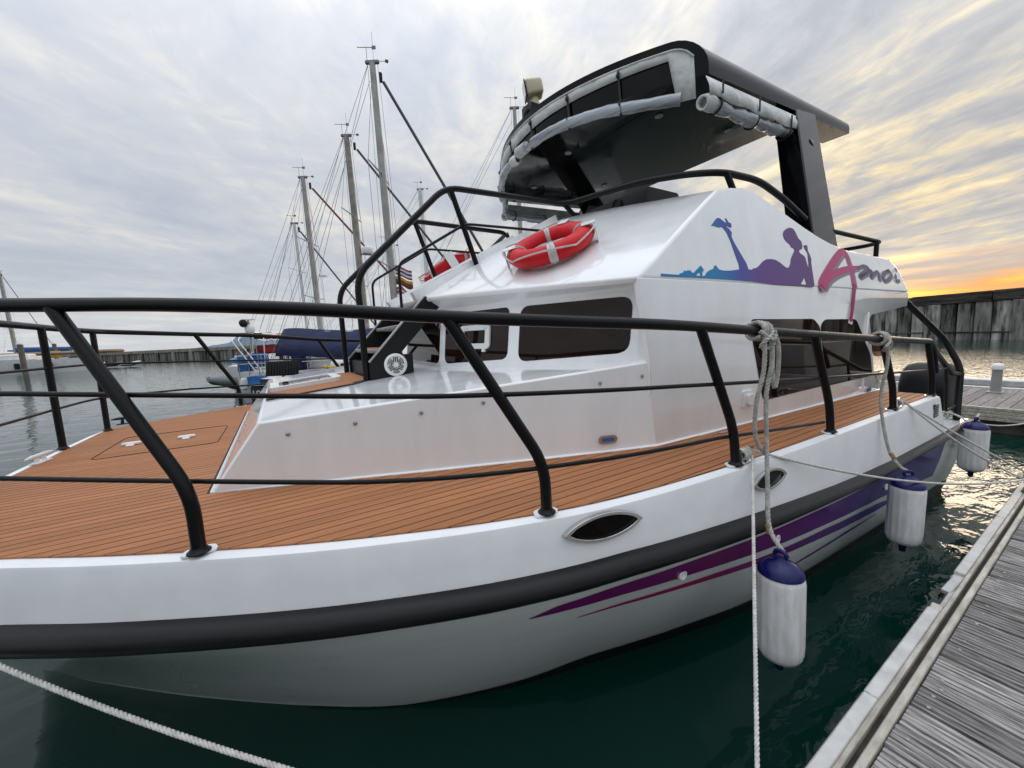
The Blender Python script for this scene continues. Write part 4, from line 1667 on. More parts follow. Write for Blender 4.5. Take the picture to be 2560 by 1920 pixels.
# far front corner curtain hanging down
roll([mir((3.44, YC - W_ + .03, 4.36)), mir((3.44, YC - W_ + .03, 4.2)), mir((3.43, YC - W_ + .02, 3.98))], .05, 'rolled_curtain', clear, .12, 51)

# searchlight on the front of the hardtop
mt = MB().add(cbox((3.10, 4.30, 4.70), (.26, .20, .34), .01)).out('searchlight_mount', black_gloss, yacht)
MB().add(lathe([(.045, 0), (.045, .03), (.03, .04), (.002, .04)], 14, (2.97, 4.28, 4.76), Matrix.Rotation(rad(-90), 3, 'Y'))).out('mount_camera', black_mat, mt)
slg = MB().add(lathe([(.075, 0), (.072, .05), (.060, .055), (.055, .12)], 20, (3.10, 4.30, 4.86))).out('searchlight', cream, yacht)
hd = bmesh.new()
bmesh.ops.create_cube(hd, size=1.0)
for vtx in hd.verts:
    k = 1.0 if vtx.co.x > 0 else 1.12
    vtx.co = V((vtx.co.x * .22, vtx.co.y * .19 * k, vtx.co.z * .185 * k))
bmesh.ops.bevel(hd, geom=list(hd.edges), offset=.045, segments=3, affect='EDGES', profile=.6)
RT3 = Matrix.Rotation(rad(-28), 3, 'Z') @ Matrix.Rotation(rad(-10), 3, 'Y')
for i, x in enumerate(hd.verts):
    x.index = i
vf = ([RT3 @ x.co + V((3.10, 4.30, 5.075)) for x in hd.verts], [tuple(x.index for x in q.verts) for q in hd.faces])
hd.free()
MB().add(vf).out('lamp_head', cream, slg, 40)
fc = RT3 @ V((-.116, 0, 0)) + V((3.10, 4.30, 5.075))
MB().add(cbox(fc, (.012, .20, .195), .004, RT3)).out('lamp_bezel', black_mat, slg)
MB().add(cbox(fc + RT3 @ V((-.006, 0, 0)), (.010, .165, .16), .004, RT3)).out('lamp_lens', lens, slg)

# ---------------- bracket plates for the life rings


def hood_z(x, y):
    """height of the hood skin"""
    yy = y if y <= YC else 2 * YC - y
    best = None
    for k in range(200):
        t = k / 199
        xs, zs = [], []
        a = V(HB[0]).lerp(V(HT[0]), t)
        pr_ = None
        for h0, h1 in zip(HB, HT):
            p = V(h0).lerp(V(h1), t) + V((-.012, 0, .03)) * math.sin(math.pi * t)
            if pr_ is not None and (pr_.y - yy) * (p.y - yy) <= 0:
                s = (yy - pr_.y) / (p.y - pr_.y) if p.y != pr_.y else 0
                q = pr_.lerp(p, s)
                if best is None or abs(q.x - x) < best[0]:
                    best = (abs(q.x - x), q.z)
            pr_ = p
    return best[1]


def life_ring(name, center, normal, label, spin):
    n = V(normal).normalized()
    base = thing(name, center, label, 'life ring', 'life rings on the flybridge hood')
    ax = (V((0, 0, 1)) - n * n.z)
    ax = ax.normalized() if ax.length > .1 else V((1, 0, 0))
    bx = n.cross(ax)
    C_ = V(center)
    R_, r_ = .272, .068
    mb = MB()
    NA, NB = 48, 16
    rows_ = []
    for i in range(NA):
        a_ = 2 * math.pi * i / NA
        d = ax * math.cos(a_) + bx * math.sin(a_)
        rows_.append([C_ + d * (R_ + r_ * 1.12 * math.cos(2 * math.pi * j / NB)) + n * (r_ * math.sin(2 * math.pi * j / NB)) for j in range(NB)])
    rows_.append(rows_[0])
    gv = grid(rows_, closed=True)
    mb.add(gv).out('ring', red, base, 60)
    for k in range(4):
        tb_ = []
        for i in range(6):
            a_ = spin + rad(90 * k) + rad(-5 + 10 * i / 5)
            d = ax * math.cos(a_) + bx * math.sin(a_)
            tb_.append([C_ + d * (R_ + (r_ + .003) * 1.12 * math.cos(2 * math.pi * j / NB)) + n * ((r_ + .003) * math.sin(2 * math.pi * j / NB)) for j in range(NB)])
        MB().add(grid(tb_, closed=True)).out('band', tape, base, 60)
    # grab line looping round the outside
    gl_ = []
    for i in range(96):
        a_ = 2 * math.pi * i / 96
        lp_ = abs(math.sin(2 * a_ + 2 * spin))
        d = ax * math.cos(a_) + bx * math.sin(a_)
        gl_.append(C_ + d * (R_ + .085 + .025 * lp_) + n * (.012 + .05 * lp_))
    MB().add(tube(gl_, .0065, 6, closed=True)).out('grab_line', ropem, base, 60)
    for k in range(4):
        a_ = spin + rad(90 * k)
        d = ax * math.cos(a_) + bx * math.sin(a_)
        MB().add(tube([C_ + d * (R_ + (r_ + .008) * 1.1 * math.cos(t)) + n * ((r_ + .008) * math.sin(t)) for t in [rad(20 * q) for q in range(18)]], .0045, 6, closed=True)).out('line_hitch', ropem, base, 60)
    # coil of throw line lying inside the ring
    cl = []
    rg = random.Random(4)
    for i in range(220):
        a_ = i * .62
        rr_ = .02 + .15 * abs(math.sin(i * .131)) + .01 * rg.random()
        d = ax * math.cos(a_) + bx * math.sin(a_)
        cl.append(C_ + d * rr_ + n * (-.04 + .03 * math.sin(i * .37)))
    MB().add(tube(catmull(cl, 2), .008, 5)).out('throw_line', ropem, base, 60)
    return base, ax, bx, n


hn = V((-.46, -.19, .866)).normalized()
cx_, cy_ = 1.96, 2.53
ring1 = life_ring('life_ring', (cx_ - .041, cy_ - .017, hood_z(cx_, cy_) + .070), hn, 'larger red life ring with white tape on the near hood slope', rad(30))
cx2, cy2 = 2.05, 4.85
ring2 = life_ring('life_ring', (cx2 - .04, cy2 + .006, hood_z(cx2, cy2) + .11), V((-.46, .19, .866)), 'red life ring seen edge-on behind the stair landing', rad(50))
# white angle brackets holding the near ring
b0, ax, bx, n = ring1
C_ = V(b0.location)
for a_ in (rad(2), rad(-72), rad(118)):
    d = ax * math.cos(a_) + bx * math.sin(a_)
    s_ = n.cross(d)
    q = MB()
    rt = Matrix((d, s_, n)).transposed()
    q.add(cbox(C_ + d * .368 - n * .005, (.006, .085, .155), .002, rt))
    q.add(cbox(C_ + d * .318 + n * .0725, (.105, .085, .006), .002, rt))
    q.out('ring_bracket', plast_w, yacht)
b0, ax, bx, n = ring2
C_ = V(b0.location)
for a_ in (rad(100), rad(-80), rad(180)):
    d = ax * math.cos(a_) + bx * math.sin(a_)
    s_ = n.cross(d)
    rt = Matrix((d, s_, n)).transposed()
    q = MB().add(cbox(C_ + d * .385, (.008, .11, .19), .002, rt)).add(cbox(C_ + d * .325 + n * .091, (.125, .11, .008), .002, rt))
    q.out('ring_bracket', plast_w, yacht)

# ---------------- outboard engine on the after platform
ob = thing('outboard_engine', (7.15, 1.50, 0.0), 'black outboard engine with white and red lettering at the stern', 'engine')
OC = V((7.18, 1.43, .03))
pr_ = [(-.30, .90), (-.33, 1.02), (-.34, 1.14), (-.27, 1.30), (-.14, 1.385), (.04, 1.395), (.20, 1.34), (.31, 1.20), (.34, 1.02), (.32, .84), (.25, .72), (-.15, .74)]
rows_ = []
for t_, s_ in ((-1, .55), (-.97, .80), (-.80, .94), (-.45, 1.0), (.45, 1.0), (.80, .94), (.97, .80), (1, .55)):
    rows_.append([OC + V((x * 1.18 * s_, .225 * t_, 1.08 + (z - 1.08) * s_)) for x, z in catmull([(x, 0, z) for x, z in pr_], 3, True) and [(p.x, p.z) for p in catmull([(x, 0, z) for x, z in pr_], 3, True)]])
cw_ = MB().add(grid(rows_, closed=True))
nn = len(rows_[0])
cw_.f += [tuple(range(nn))[::-1], tuple((len(rows_) - 1) * nn + i for i in range(nn))]
cw_.m += [0, 0]
cowl = cw_.out('cowling', M('engine black', (0.010, 0.011, 0.014), 0.42, spec=.22, var=.2), ob, 50)
MB().add(cbox((7.18, 1.43, .55), (.30, .20, .50), .04, seg=2)).out('midsection', black_mat, ob)
MB().add(cbox((7.19, 1.43, .0), (.16, .09, .9), .03, seg=2)).out('lower_leg', black_mat, ob)
MB().add(cbox((6.80, 1.43, .72), (.60, .24, .30), .02)).out('mount_bracket', black_mat, ob)
fc_ = bpy.data.curves.new('engine_text', 'FONT')
fc_.body = 'SUZUKI'
fc_.size = .135
fc_.extrude = .001
fc_.shear = .2
fc_.space_character = 1.05
to_ = bpy.data.objects.new('engine_text', fc_)
col.objects.link(to_)
dg = bpy.context.evaluated_depsgraph_get()
me_ = bpy.data.meshes.new_from_object(to_.evaluated_get(dg))
bpy.data.objects.remove(to_)
bpy.data.curves.remove(fc_)
ca, sa = math.cos(rad(58)), math.sin(rad(58))
vt = []
for q in me_.vertices:
    x, y = q.co.x - .22, q.co.y
    u, w = x * ca - y * sa, x * sa + y * ca
    vt.append(OC + V((.20 + u, -.2285 - q.co.z, 1.00 + w)))
mk('engine_lettering', vt, [tuple(p.vertices) for p in me_.polygons], plast_w, ob)
vr = [OC + V((.20 + x * ca - y * sa, -.2280, 1.00 + x * sa + y * ca)) for x, y in ((-.26, -.05), (.33, -.05), (.33, -.028), (-.26, -.03))]
mk('engine_stripe', vr, [(0, 1, 2, 3)], red, ob)

# ================================================================== fenders


def fender_proto(name):
    root = thing(name, (0, 0, 0), '', 'fender', 'fenders hung along the near side')
    r = .100
    body = []
    prof = [(.030, -.245), (.062, -.243), (.085, -.232), (.097, -.205), (r, -.16), (r, .165), (.0985, .185), (.091, .203)]
    NA = 64
    v, f = [], []
    for rr_, z in prof:
        for j in range(NA):
            a_ = 2 * math.pi * j / NA
            rb = rr_ + (.0022 * math.cos(j * math.pi / 2) if -.21 < z < .17 else 0)
            v.append(V((rb * math.cos(a_), rb * math.sin(a_), z)))
    for i in range(len(prof) - 1):
        for j in range(NA):
            f.append((i * NA + j, i * NA + (j + 1) % NA, (i + 1) * NA + (j + 1) % NA, (i + 1) * NA + j))
    mk('body', v, f, fend_w, root, 60)
    MB().add(lathe([(.0985, .196), (.095, .214), (.078, .236), (.052, .252), (.030, .262), (.024, .280), (.002, .282)], 28)).out('top_cap', fend_b, root, 50)
    MB().add(lathe([(.002, -.315), (.018, -.31), (.022, -.27), (.045, -.252), (.064, -.242)], 24)).out('bottom_cap', fend_b, root, 50)
    MB().add(tube([V((0, .026 * math.cos(t), .288 + .020 * math.sin(t))) for t in [rad(30 * k) for k in range(12)]], .010, 8, closed=True)).out('eye', fend_b, root, 60)
    return root


fp = fender_proto('fender')
FEND = [((1.985, .835, .60), 'white fender with blue cap nearest the camera'), ((3.84, .83, .585), 'white fender with blue cap below the aft rope knot'), ((5.96, .84, .665), 'white fender with blue cap at the stern corner')]
for i, (p, lb) in enumerate(FEND):
    o = fp if i == 0 else copy_tree(fp)
    o.location = p
    o.rotation_euler = (rad(-1.5 if i == 0 else 0), 0, rad(40 * i))
    o['label'] = lb

# ================================================================== ropes


def rope_thing(name, paths, r, mat, label, cat='rope', group=None, pitch=None):
    """one rope: first path is the mesh itself, all strands of one line are joined"""
    mb = MB()
    for p in paths:
        mb.add(rope_vf(p, r, pitch))
    o = mb.out(name, mat, None, 70)
    tag(o, label, cat, group)
    return o


def wraps(c, axis, R_, n, r, tilt=.0, seed=0):
    """turns of rope round a rail"""
    rg = random.Random(seed)
    c, axis = V(c), V(axis).normalized()
    a = axis.orthogonal().normalized()
    b = axis.cross(a)
    out = []
    N_ = 14 * n
    for i in range(N_ + 1):
        t = 2 * math.pi * i / 14
        s = (i / N_ - .5) * n * r * 2.0
        rr_ = R_ + rg.uniform(-.002, .004)
        out.append(c + axis * (s + .3 * r * math.sin(t * .5 + tilt)) + a * (rr_ * math.cos(t)) + b * (rr_ * math.sin(t)))
    return out


rx = V((-.96, .03, .05)).normalized()
K1 = rail_at(2.21, rtop)
K2 = rail_at(3.86, rtop)
ft1 = V(FEND[0][0]) + V((0, 0, .305))
ft2 = V(FEND[1][0]) + V((0, 0, .305))
ft3 = V(FEND[2][0]) + V((0, 0, .305))
# rope 1: knotted bundle on the rail with two falls and a bight, one fall carries the first fender
rb1 = catmull([K1 + V((.03, -.045, -.01)), K1 + V((.035, -.055, -.16)), (2.20, 1.035, 1.62), (2.17, 1.01, 1.36), (2.12, .975, 1.16), (2.07, .945, 1.02), (2.03, .905, .95), ft1 + V((.005, 0, 0))], 6)
rb1b = catmull([K1 + V((-.03, -.045, -.02)), K1 + V((-.035, -.05, -.2)), (2.135, 1.05, 1.60), (2.125, 1.05, 1.45), (2.15, 1.04, 1.36), (2.19, 1.015, 1.30)], 6)
rb1c = catmull([K1 + V((.055, -.05, .0)), K1 + V((.085, -.062, -.10)), K1 + V((.09, -.06, -.24)), K1 + V((.075, -.055, -.31)), K1 + V((.06, -.05, -.26)), K1 + V((.045, -.05, -.08))], 6)
kn = wraps(K1, rx, .043, 4, .0115, 0, 3)
kn2 = catmull([K1 + V((.05, -.03, .03)), K1 + V((.015, -.06, -.02)), K1 + V((-.035, -.055, -.05)), K1 + V((-.03, -.03, -.085)), K1 + V((.03, -.05, -.09)), K1 + V((.05, -.06, -.03)), K1 + V((.0, -.07, -.05)), K1 + V((-.05, -.03, .0))], 6)
rope_thing('fender_rope', [rb1, rb1b, rb1c, kn, kn2], .0115, ropeg, 'grey rope bundle knotted on the rail holding the nearest fender', 'rope', 'fender ropes')
MB().add(tube([(2.052, .936, .985), (2.036, .915, .945)], .0145, 10)).out('rope_whipping', twine, bpy.data.objects['fender_rope'], 60)
rb2 = catmull([K2 + V((.02, -.04, -.02)), K2 + V((.02, -.05, -.2)), (3.85, 1.015, 1.4), (3.85, .955, 1.05), (3.845, .885, .92), ft2], 6)
kn3 = wraps(K2, rx, .043, 4, .0115, .5, 5)
kn4 = catmull([K2 + V((.04, -.03, .03)), K2 + V((.0, -.06, -.02)), K2 + V((-.04, -.05, -.06)), K2 + V((.0, -.03, -.09)), K2 + V((.04, -.05, -.06)), K2 + V((.02, -.06, -.02))], 6)
o2 = rope_thing('fender_rope', [rb2, kn3, kn4], .0115, ropeg, 'grey rope knotted on the aft rail holding the second fender', 'rope', 'fender ropes')
MB().add(tube([(3.85, .937, 1.0), (3.848, .912, .96)], .0145, 10)).out('rope_whipping', twine, o2, 60)
rb3 = catmull([(6.28, 1.10, .95), (6.2, 1.0, .93), (6.05, .89, .90), ft3 + V((.1, 0, .02)), ft3], 6)
rb3b = wraps((6.28, 1.11, .925), (1, .1, 0), .022, 4, .010, .2, 9)
rope_thing('fender_rope', [rb3, rb3b], .010, ropem, 'white rope tied at the stern corner holding the last fender', 'rope', 'fender ropes')

CL = V((2.13, 1.10, DECK + .055))
ln1 = sag(CL + V((.05, -.02, .01)), (5.42, .46, .56), .10, 24)
lnk = wraps(CL + V((0, 0, .0)), (1, .08, 0), .022, 5, .0085, .7, 12)
rope_thing('spring_line', [ln1, lnk], .0082, ropem, 'white mooring line from the side cleat aft to the dock corner', 'rope', 'mooring lines')
ln2 = sag(CL + V((.02, -.03, -.01)), (.98, .435, .52), .015, 16)
rope_thing('breast_line', [ln2], .0076, ropem, 'white mooring line dropping from the side cleat towards the camera', 'rope', 'mooring lines')
ln3 = sag((-1.02, 2.06, .965), (1.02, .43, .50), .12, 24)
rope_thing('bow_line', [ln3], .0092, ropem, 'thick white mooring line from the bow across the lower left', 'rope', 'mooring lines')
C2 = V((4.42, 1.05, DECK + .05))
ln4 = sag(C2 + V((.03, -.02, .01)), (5.45, .455, .55), .05, 14)
ln5 = sag(C2 + V((.06, -.01, .0)), (5.62, .44, .56), .015, 14)
rope_thing('stern_spring', [ln4, ln5, wraps(C2, (1, .05, 0), .020, 3, .008, .1, 15)], .0085, ropem, 'doubled mooring line from the aft side cleat to the dock corner', 'rope', 'mooring lines')
ln6 = sag((6.32, 1.12, .92), (9.4, .62, .55), .16, 18)
rope_thing('stern_line', [ln6, wraps((6.34, 1.10, .925), (1, .2, 0), .024, 4, .010, .1, 17)], .0095, ropem, 'white mooring line from the stern cleat sagging to the pier', 'rope', 'mooring lines')
hang = catmull([(5.75, 1.575, 1.41), (5.70, 1.54, 1.36), (5.69, 1.53, 1.20), (5.71, 1.53, 1.09), (5.75, 1.54, 1.10), (5.75, 1.55, 1.3)], 6)
rope_thing('held_rope', [hang], .017, ropeg, 'grey rope held by the person behind the cabin', 'rope')

# ================================================================== person behind the cabin
pe = thing('person', (6.05, 2.05, .52), 'person in dark top with glasses bending behind the cabin handling rope', 'person')


def skin_mesh(name, joints, edges, mat, parent, sub=2):
    me = bpy.data.meshes.new(name)
    me.from_pydata([j[0] for j in joints], edges, [])
    me.materials.append(mat)
    o = bpy.data.objects.new(name, me)
    col.objects.link(o)
    o.parent = parent
    o.matrix_parent_inverse = Matrix.Translation(-parent.location)
    sm = o.modifiers.new('skin', 'SKIN')
    sm.use_smooth_shade = True
    for i, j in enumerate(joints):
        r = j[1]
        me.skin_vertices[0].data[i].radius = (r, r) if isinstance(r, (int, float)) else r
    me.skin_vertices[0].data[0].use_root = True
    ss = o.modifiers.new('sub', 'SUBSURF')
    ss.levels = ss.render_levels = sub
    return o


# standing in the cockpit, leaning out over the side deck, head turned aft
J = [((6.10, 2.35, 1.02), .145),   # pelvis root
     ((6.08, 2.18, 1.22), .140), ((6.07, 2.00, 1.40), .150), ((6.08, 1.90, 1.47), .085), ((6.11, 1.82, 1.53), .052),   # spine, chest, neck
     ((6.26, 1.98, 1.42), .062), ((6.28, 1.82, 1.22), .047), ((6.02, 1.62, 1.30), .040), ((5.84, 1.54, 1.40), .032),  # right arm
     ((5.90, 1.95, 1.42), .062), ((5.80, 1.74, 1.40), .046), ((5.76, 1.60, 1.40), .036), ((5.735, 1.53, 1.41), .030),  # left arm
     ((6.19, 2.36, .95), .10), ((6.20, 2.20, .74), .070), ((6.20, 2.36, .56), .050), ((6.20, 2.24, .545), .040),
     ((6.01, 2.36, .95), .10), ((6.00, 2.22, .74), .070), ((6.00, 2.38, .56), .050), ((6.00, 2.26, .545), .040)]
J = [((x + .06, y - .07, z + .05) if (z > .6 and i not in (7, 8, 10, 11, 12)) else ((x + .03, y + .06, z - .01) if i in (7, 8, 10, 11, 12) else (x, y, z)), r) for i, ((x, y, z), r) in enumerate(J)]
E_ = [(0, 1), (1, 2), (2, 3), (3, 4), (2, 5), (5, 6), (6, 7), (7, 8), (2, 9), (9, 10), (10, 11), (11, 12), (0, 13), (13, 14), (14, 15), (15, 16), (0, 17), (17, 18), (18, 19), (19, 20)]
body = skin_mesh('body', J, E_, skin, pe)
# fingers closed on the rope
for k in range(4):
    skin_mesh('finger', [((5.765, 1.59, 1.41 - .018 * k), .010), ((5.73, 1.56, 1.408 - .018 * k), .009), ((5.742, 1.535, 1.402 - .018 * k), .008), ((5.768, 1.538, 1.40 - .018 * k), .007)], [(0, 1), (1, 2), (2, 3)], skin, pe, 1)
skin_mesh('thumb', [((5.77, 1.595, 1.39), .011), ((5.785, 1.56, 1.415), .010), ((5.772, 1.535, 1.43), .008)], [(0, 1), (1, 2)], skin, pe, 1)
HC = V((6.20, 1.69, 1.690))
hv, hf = lathe([(.002, -.135), (.035, -.128), (.052, -.10), (.066, -.06), (.074, -.01), (.078, .04), (.070, .085), (.048, .115), (.002, .128)], 18)
hv = [HC + V((p.x * 1.22 + (.018 if p.z < -.05 else 0), p.y, p.z)) for p in hv]
MB().add((hv, hf)).out('head', skin, pe, 60)
MB().add(tube([HC + V((.088, 0, .01)), HC + V((.112, 0, -.025)), HC + V((.092, 0, -.035))], [.008, .015, .010], 8)).out('nose', skin, pe, 60)
MB().add(tube([HC + V((-.005, -.078, -.025 + .025 * math.sin(t))) + V((.016 * math.cos(t), 0, 0)) for t in [rad(36 * k) for k in range(10)]], .008, 6, closed=True)).out('ear', skin, pe, 60)
MB().add(cbox(HC + V((.082, 0, -.075)), (.012, .045, .010), .004)).out('mouth', red, pe)
hv2, hf2 = lathe([(.083, -.075), (.088, -.03), (.090, .03), (.083, .085), (.058, .125), (.002, .142)], 18)
hv2 = [HC + V((p.x * 1.2 - .022 if p.z < .05 else p.x * 1.2 - .008, p.y * 1.02, p.z + .008)) for p in hv2]
MB().add((hv2, hf2)).out('hair', hair, pe, 60)
gm = MB()
for s in (-1, 1):
    gm.add(tube([HC + V((.094 - .01 * abs(math.cos(t)), s * .034 + .024 * math.cos(t), .012 + .018 * math.sin(t))) for t in [rad(30 * k) for k in range(12)]], .003, 6, closed=True))
    gm.add(tube([HC + V((.09, s * .058, .016)), HC + V((.0, s * .084, .012))], .003, 6))
gm.out('glasses', steel, pe)
for s in (-1, 1):
    MB().add(lathe([(.002, -.009), (.009, -.004), (.009, .004), (.002, .009)], 10, HC + V((.083, s * .033, .012)))).out('eye', plast_w, pe, 60)
# dark singlet over chest and trousers
tv = []
for c_, r1, r2 in (((6.09, 2.30, 1.05), .165, .15), ((6.08, 2.18, 1.22), .165, .150), ((6.07, 2.03, 1.37), .180, .150), ((6.07, 1.97, 1.43), .150, .120)):
    c_ = V(c_) + V((.06, -.07, .05))
    tv.append([c_ + V((r1 * math.cos(t), r2 * .6 * math.sin(t), r2 * .8 * math.sin(t))) for t in [2 * math.pi * k / 20 for k in range(20)]])
MB().add(grid(tv, closed=True)).out('top', shirt, pe, 60)
for s in (6.19, 6.01):
    MB().add(tube([(s, 2.36, 1.0), (s, 2.20, .74), (s, 2.33, .60)], [.13, .09, .075], 14)).out('trouser_leg', shirt, pe, 60)

# ================================================================== near floating dock
dock = thing('floating_dock', (3.5, -.6, 0), 'grey timber floating dock with pale metal edging in the foreground', 'dock')
DZ = .45
X0, X1 = -2.0, 10.2
# the pale edge strip, in lengths with joints
ex = [-2.0, -.9, .35, 1.615, 2.95]
es = MB()
first = True
edges_x = [(-2.0, -.55), (-.546, .83), (.834, 1.96), (1.964, 2.86)]
for a_, b_ in edges_x + [(3.40, 4.6), (4.604, 5.72)]:
    o = MB().add(cbox(((a_ + b_) / 2, .478, DZ - .058), (b_ - a_, .052, .125), .006)).out('edge_strip', alu_edge, dock)
# broken length of edge strip
bk = MB()
bk.add(cbox((3.13, .467, DZ - .075), (.54, .028, .09), .004))
bk.add(cbox((2.91, .478, DZ - .035), (.10, .05, .05), .006, Matrix.Rotation(rad(9), 3, 'Y') @ Matrix.Rotation(rad(6), 3, 'Z')))
bk.add(cbox((3.25, .482, DZ - .028), (.16, .045, .03), .005, Matrix.Rotation(rad(-12), 3, 'Y') @ Matrix.Rotation(rad(-7), 3, 'Z')))
bk.add(cbox((3.36, .478, DZ - .045), (.09, .052, .07), .005, Matrix.Rotation(rad(14), 3, 'Y')))
bk.out('broken_strip', alu_edge, dock)['label'] = 'broken length of pale edge strip'
MB().add(cbox((4.1, .443, DZ - .045), (12.2, .018, .11), .004)).add(cbox((4.1, .4455, DZ + .006), (12.2, .012, .012), .004)).out('outer_rail', alu_beige, dock)
MB().add(cbox((4.1, .424, DZ - .045), (12.2, .022, .05))).out('groove_floor', groove, dock)
MB().add(cbox((4.1, .3995, DZ - .04), (12.2, .026, .105), .004)).out('inner_rail', alu_beige, dock)
MB().add(cbox((4.1, -.62, DZ - .12), (12.2, 2.0, .10))).add(cbox((4.1, .41, .26), (12.2, .06, .20))).out('dock_frame', alu_beige, dock)
for k in range(5):
    MB().add(cbox((-.8 + 2.5 * k, -.6, .06), (1.6, 1.7, .5), .05)).out('float', concrete_pile, dock)
# ribbed boards
bw, gp = .133, .007


def board_mesh(w, L, ribs, seed):
    rg = random.Random(seed)
    rows_ = [[], []]
    prof = []
    t = .028
    rw = w / ribs
    prof.append((-w / 2, -t))
    for i in range(ribs):
        x = -w / 2 + i * rw
        d = -.0065 - rg.random() * .003
        if i == 0:
            prof.append((x, -.002))
        prof += [(x + rw * .14, 0), (x + rw * .74, 0 - rg.random() * .0008), (x + rw * .84, d), (x + rw * .98, d)]
    prof[-1] = (w / 2, -.002)
    prof.append((w / 2, -t))
    v = []
    for yy in (0, -L):
        for x, z in prof:
            v.append((x, yy, z))
    n = len(prof)
    f = [(i, i + n, i + n + 1, i + 1) for i in range(n - 1)]
    f += [tuple(range(n)), tuple(range(2 * n - 1, n - 1, -1))]
    me = bpy.data.meshes.new('board')
    me.from_pydata(v, [], f)
    me.materials.append(wood)
    me.update()
    return me


bms = [board_mesh(bw, 1.95, 5, s) for s in range(5)]
scm = bpy.data.meshes.new('screw')
sv, sf = lathe([(.0065, -.002), (.0065, .0012), (.004, .0016), (.003, .0002), (.001, .0002)], 10)
scm.from_pydata([tuple(p) for p in sv], [], sf)
scm.materials.append(alu)
x = X0 + .07
i = 0
while x < X1 - .08:
    o = bpy.data.objects.new('board', bms[rnd.randrange(5)])
    col.objects.link(o)
    o.parent = dock
    o.matrix_parent_inverse = Matrix.Translation(-dock.location)
    o.location = (x, .384 - rnd.random() * .004, DZ - rnd.random() * .003)
    o.rotation_euler = (0, rad(rnd.uniform(-.5, .5)), rad(rnd.uniform(-.12, .12)))
    if .9 < x < 5.2:
        for dxs in ((-.035, .035), (rnd.choice((-.03, .03)),), (.02,), ())[rnd.randrange(4)]:
            s_ = bpy.data.objects.new('screw', scm)
            col.objects.link(s_)
            s_.parent = o
            s_.location = (dxs + rnd.uniform(-.006, .006), -.045 + rnd.uniform(-.006, .006), .0005)
    x += bw + gp + (rnd.random() * .006 if i % 3 else .008)
    i += 1
cleat_vf((1.0, .43, DZ + .012), rad(0), .26, .06).out('dock_cleat', alu, dock)
cleat_vf((5.46, .445, DZ + .012), rad(0), .26, .07).out('dock_cleat', black_mat, dock)

# ================================================================== cross pier astern
pier = thing('cross_pier', (11.2, 0, 0), 'timber cross pier with cream metal edge behind the stern', 'pier')
PZ = .45
for k in range(4):
    MB().add(cbox((10.16 + .012 * (k % 2), 1.0, PZ - .03 - .058 * k), (.05 + .02 * (k % 2), 9.0, .056), .008)).out('side_rail', alu_beige, pier)
MB().add(cbox((11.5, 1.0, PZ - .12), (2.6, 9.0, .12))).out('pier_frame', groove, pier)
MB().add(cbox((12.87, 1.0, PZ - .01), (.10, 9.0, .06), .01)).out('far_edge', alu_edge, pier)
yy = -3.4
pm = bpy.data.meshes.new('board')
pv3, pf3 = cbox((0, 0, -.015), (2.62, .150, .03), .004)
pm.from_pydata([tuple(p) for p in pv3], [], pf3)
pm.materials.append(M('pier wood', (0.22, 0.20, 0.19), .85, var=.4, vscale=6, stretch=(.5, 9, 9), randv=.3))
while yy < 5.4:
    o = bpy.data.objects.new('board', pm)
    col.objects.link(o)
    o.parent = pier
    o.matrix_parent_inverse = Matrix.Translation(-pier.location)
    o.location = (11.50, yy, PZ - rnd.random() * .004)
    yy += .158
for k in range(3):
    MB().add(cbox((11.4, -2.2 + 3.0 * k, .05), (2.2, 2.0, .42), .05)).out('float', concrete_pile, pier)
# low service pedestal on the pier
ped = thing('mooring_post', (12.1, 1.50, PZ), 'short grey post with rounded white cap on the cross pier', 'post')
MB().add(lathe([(.12, 0), (.12, .02), (.075, .03), (.070, .42), (.070, .46)], 24, (12.1, 1.50, PZ))).out('shaft', M('grey post', (.30, .30, .29), .5, var=.15), ped, 50)
MB().add(lathe([(.072, .46), (.090, .47), (.090, .53), (.075, .565), (.04, .58), (.002, .582)], 24, (12.1, 1.50, PZ))).out('cap', plast_w, ped, 50)
# long low pontoon beyond the pier
p2 = thing('outer_pontoon', (17.0, 2.0, 0), 'low pale pontoon float lying beyond the cross pier', 'pontoon')
MB().add(cbox((17.0, 3.0, .10), (.5, 14, .22), .03)).out('deck_beam', alu_edge, p2)
MB().add(cbox((17.0, 3.0, -.02), (.8, 14, .14), .03)).out('float', concrete_pile, p2)

# ================================================================== sea wall astern
wall = thing('sea_wall', (51, 10, 0), 'dark stained concrete sea wall of upright panels with cap beam astern', 'wall')
pw = 1.05
wm = []
for s in range(3):
    v_, f_ = cbox((0, 0, 1.15), (.55, pw - .09, 3.9), .10)
    me = bpy.data.meshes.new('panel')
    me.from_pydata([tuple(p) for p in v_], [], f_)
    me.materials.append(wallm)
    wm.append(me)
tilt = math.atan2(2.6, 7.1)
wd = V((math.sin(tilt) * 0.95, math.cos(tilt), 0)).normalized()
k = -40
while k < 46:
    p = V((49.2, 8.0, 0)) + wd * (pw * k)
    o = bpy.data.objects.new('panel', wm[k % 3])
    col.objects.link(o)
    o.parent = wall
    o.matrix_parent_inverse = Matrix.Translation(-wall.location)
    wide = (k % 5 == 2)
    o.location = p + V((-.10 if wide else rnd.uniform(-.03, .03), 0, rnd.uniform(-.02, .02)))
    o.scale = (1, 1.12 if wide else 1.0, 1)
    o.rotation_euler = (0, rad(-1.5), -math.atan2(wd.x, wd.y) + rad(rnd.uniform(-1, 1)))
    k += 1
mx = V((49.2, 8, 0)) + wd * (pw * 3)
rtz = Matrix.Rotation(-math.atan2(wd.x, wd.y), 3, 'Z')
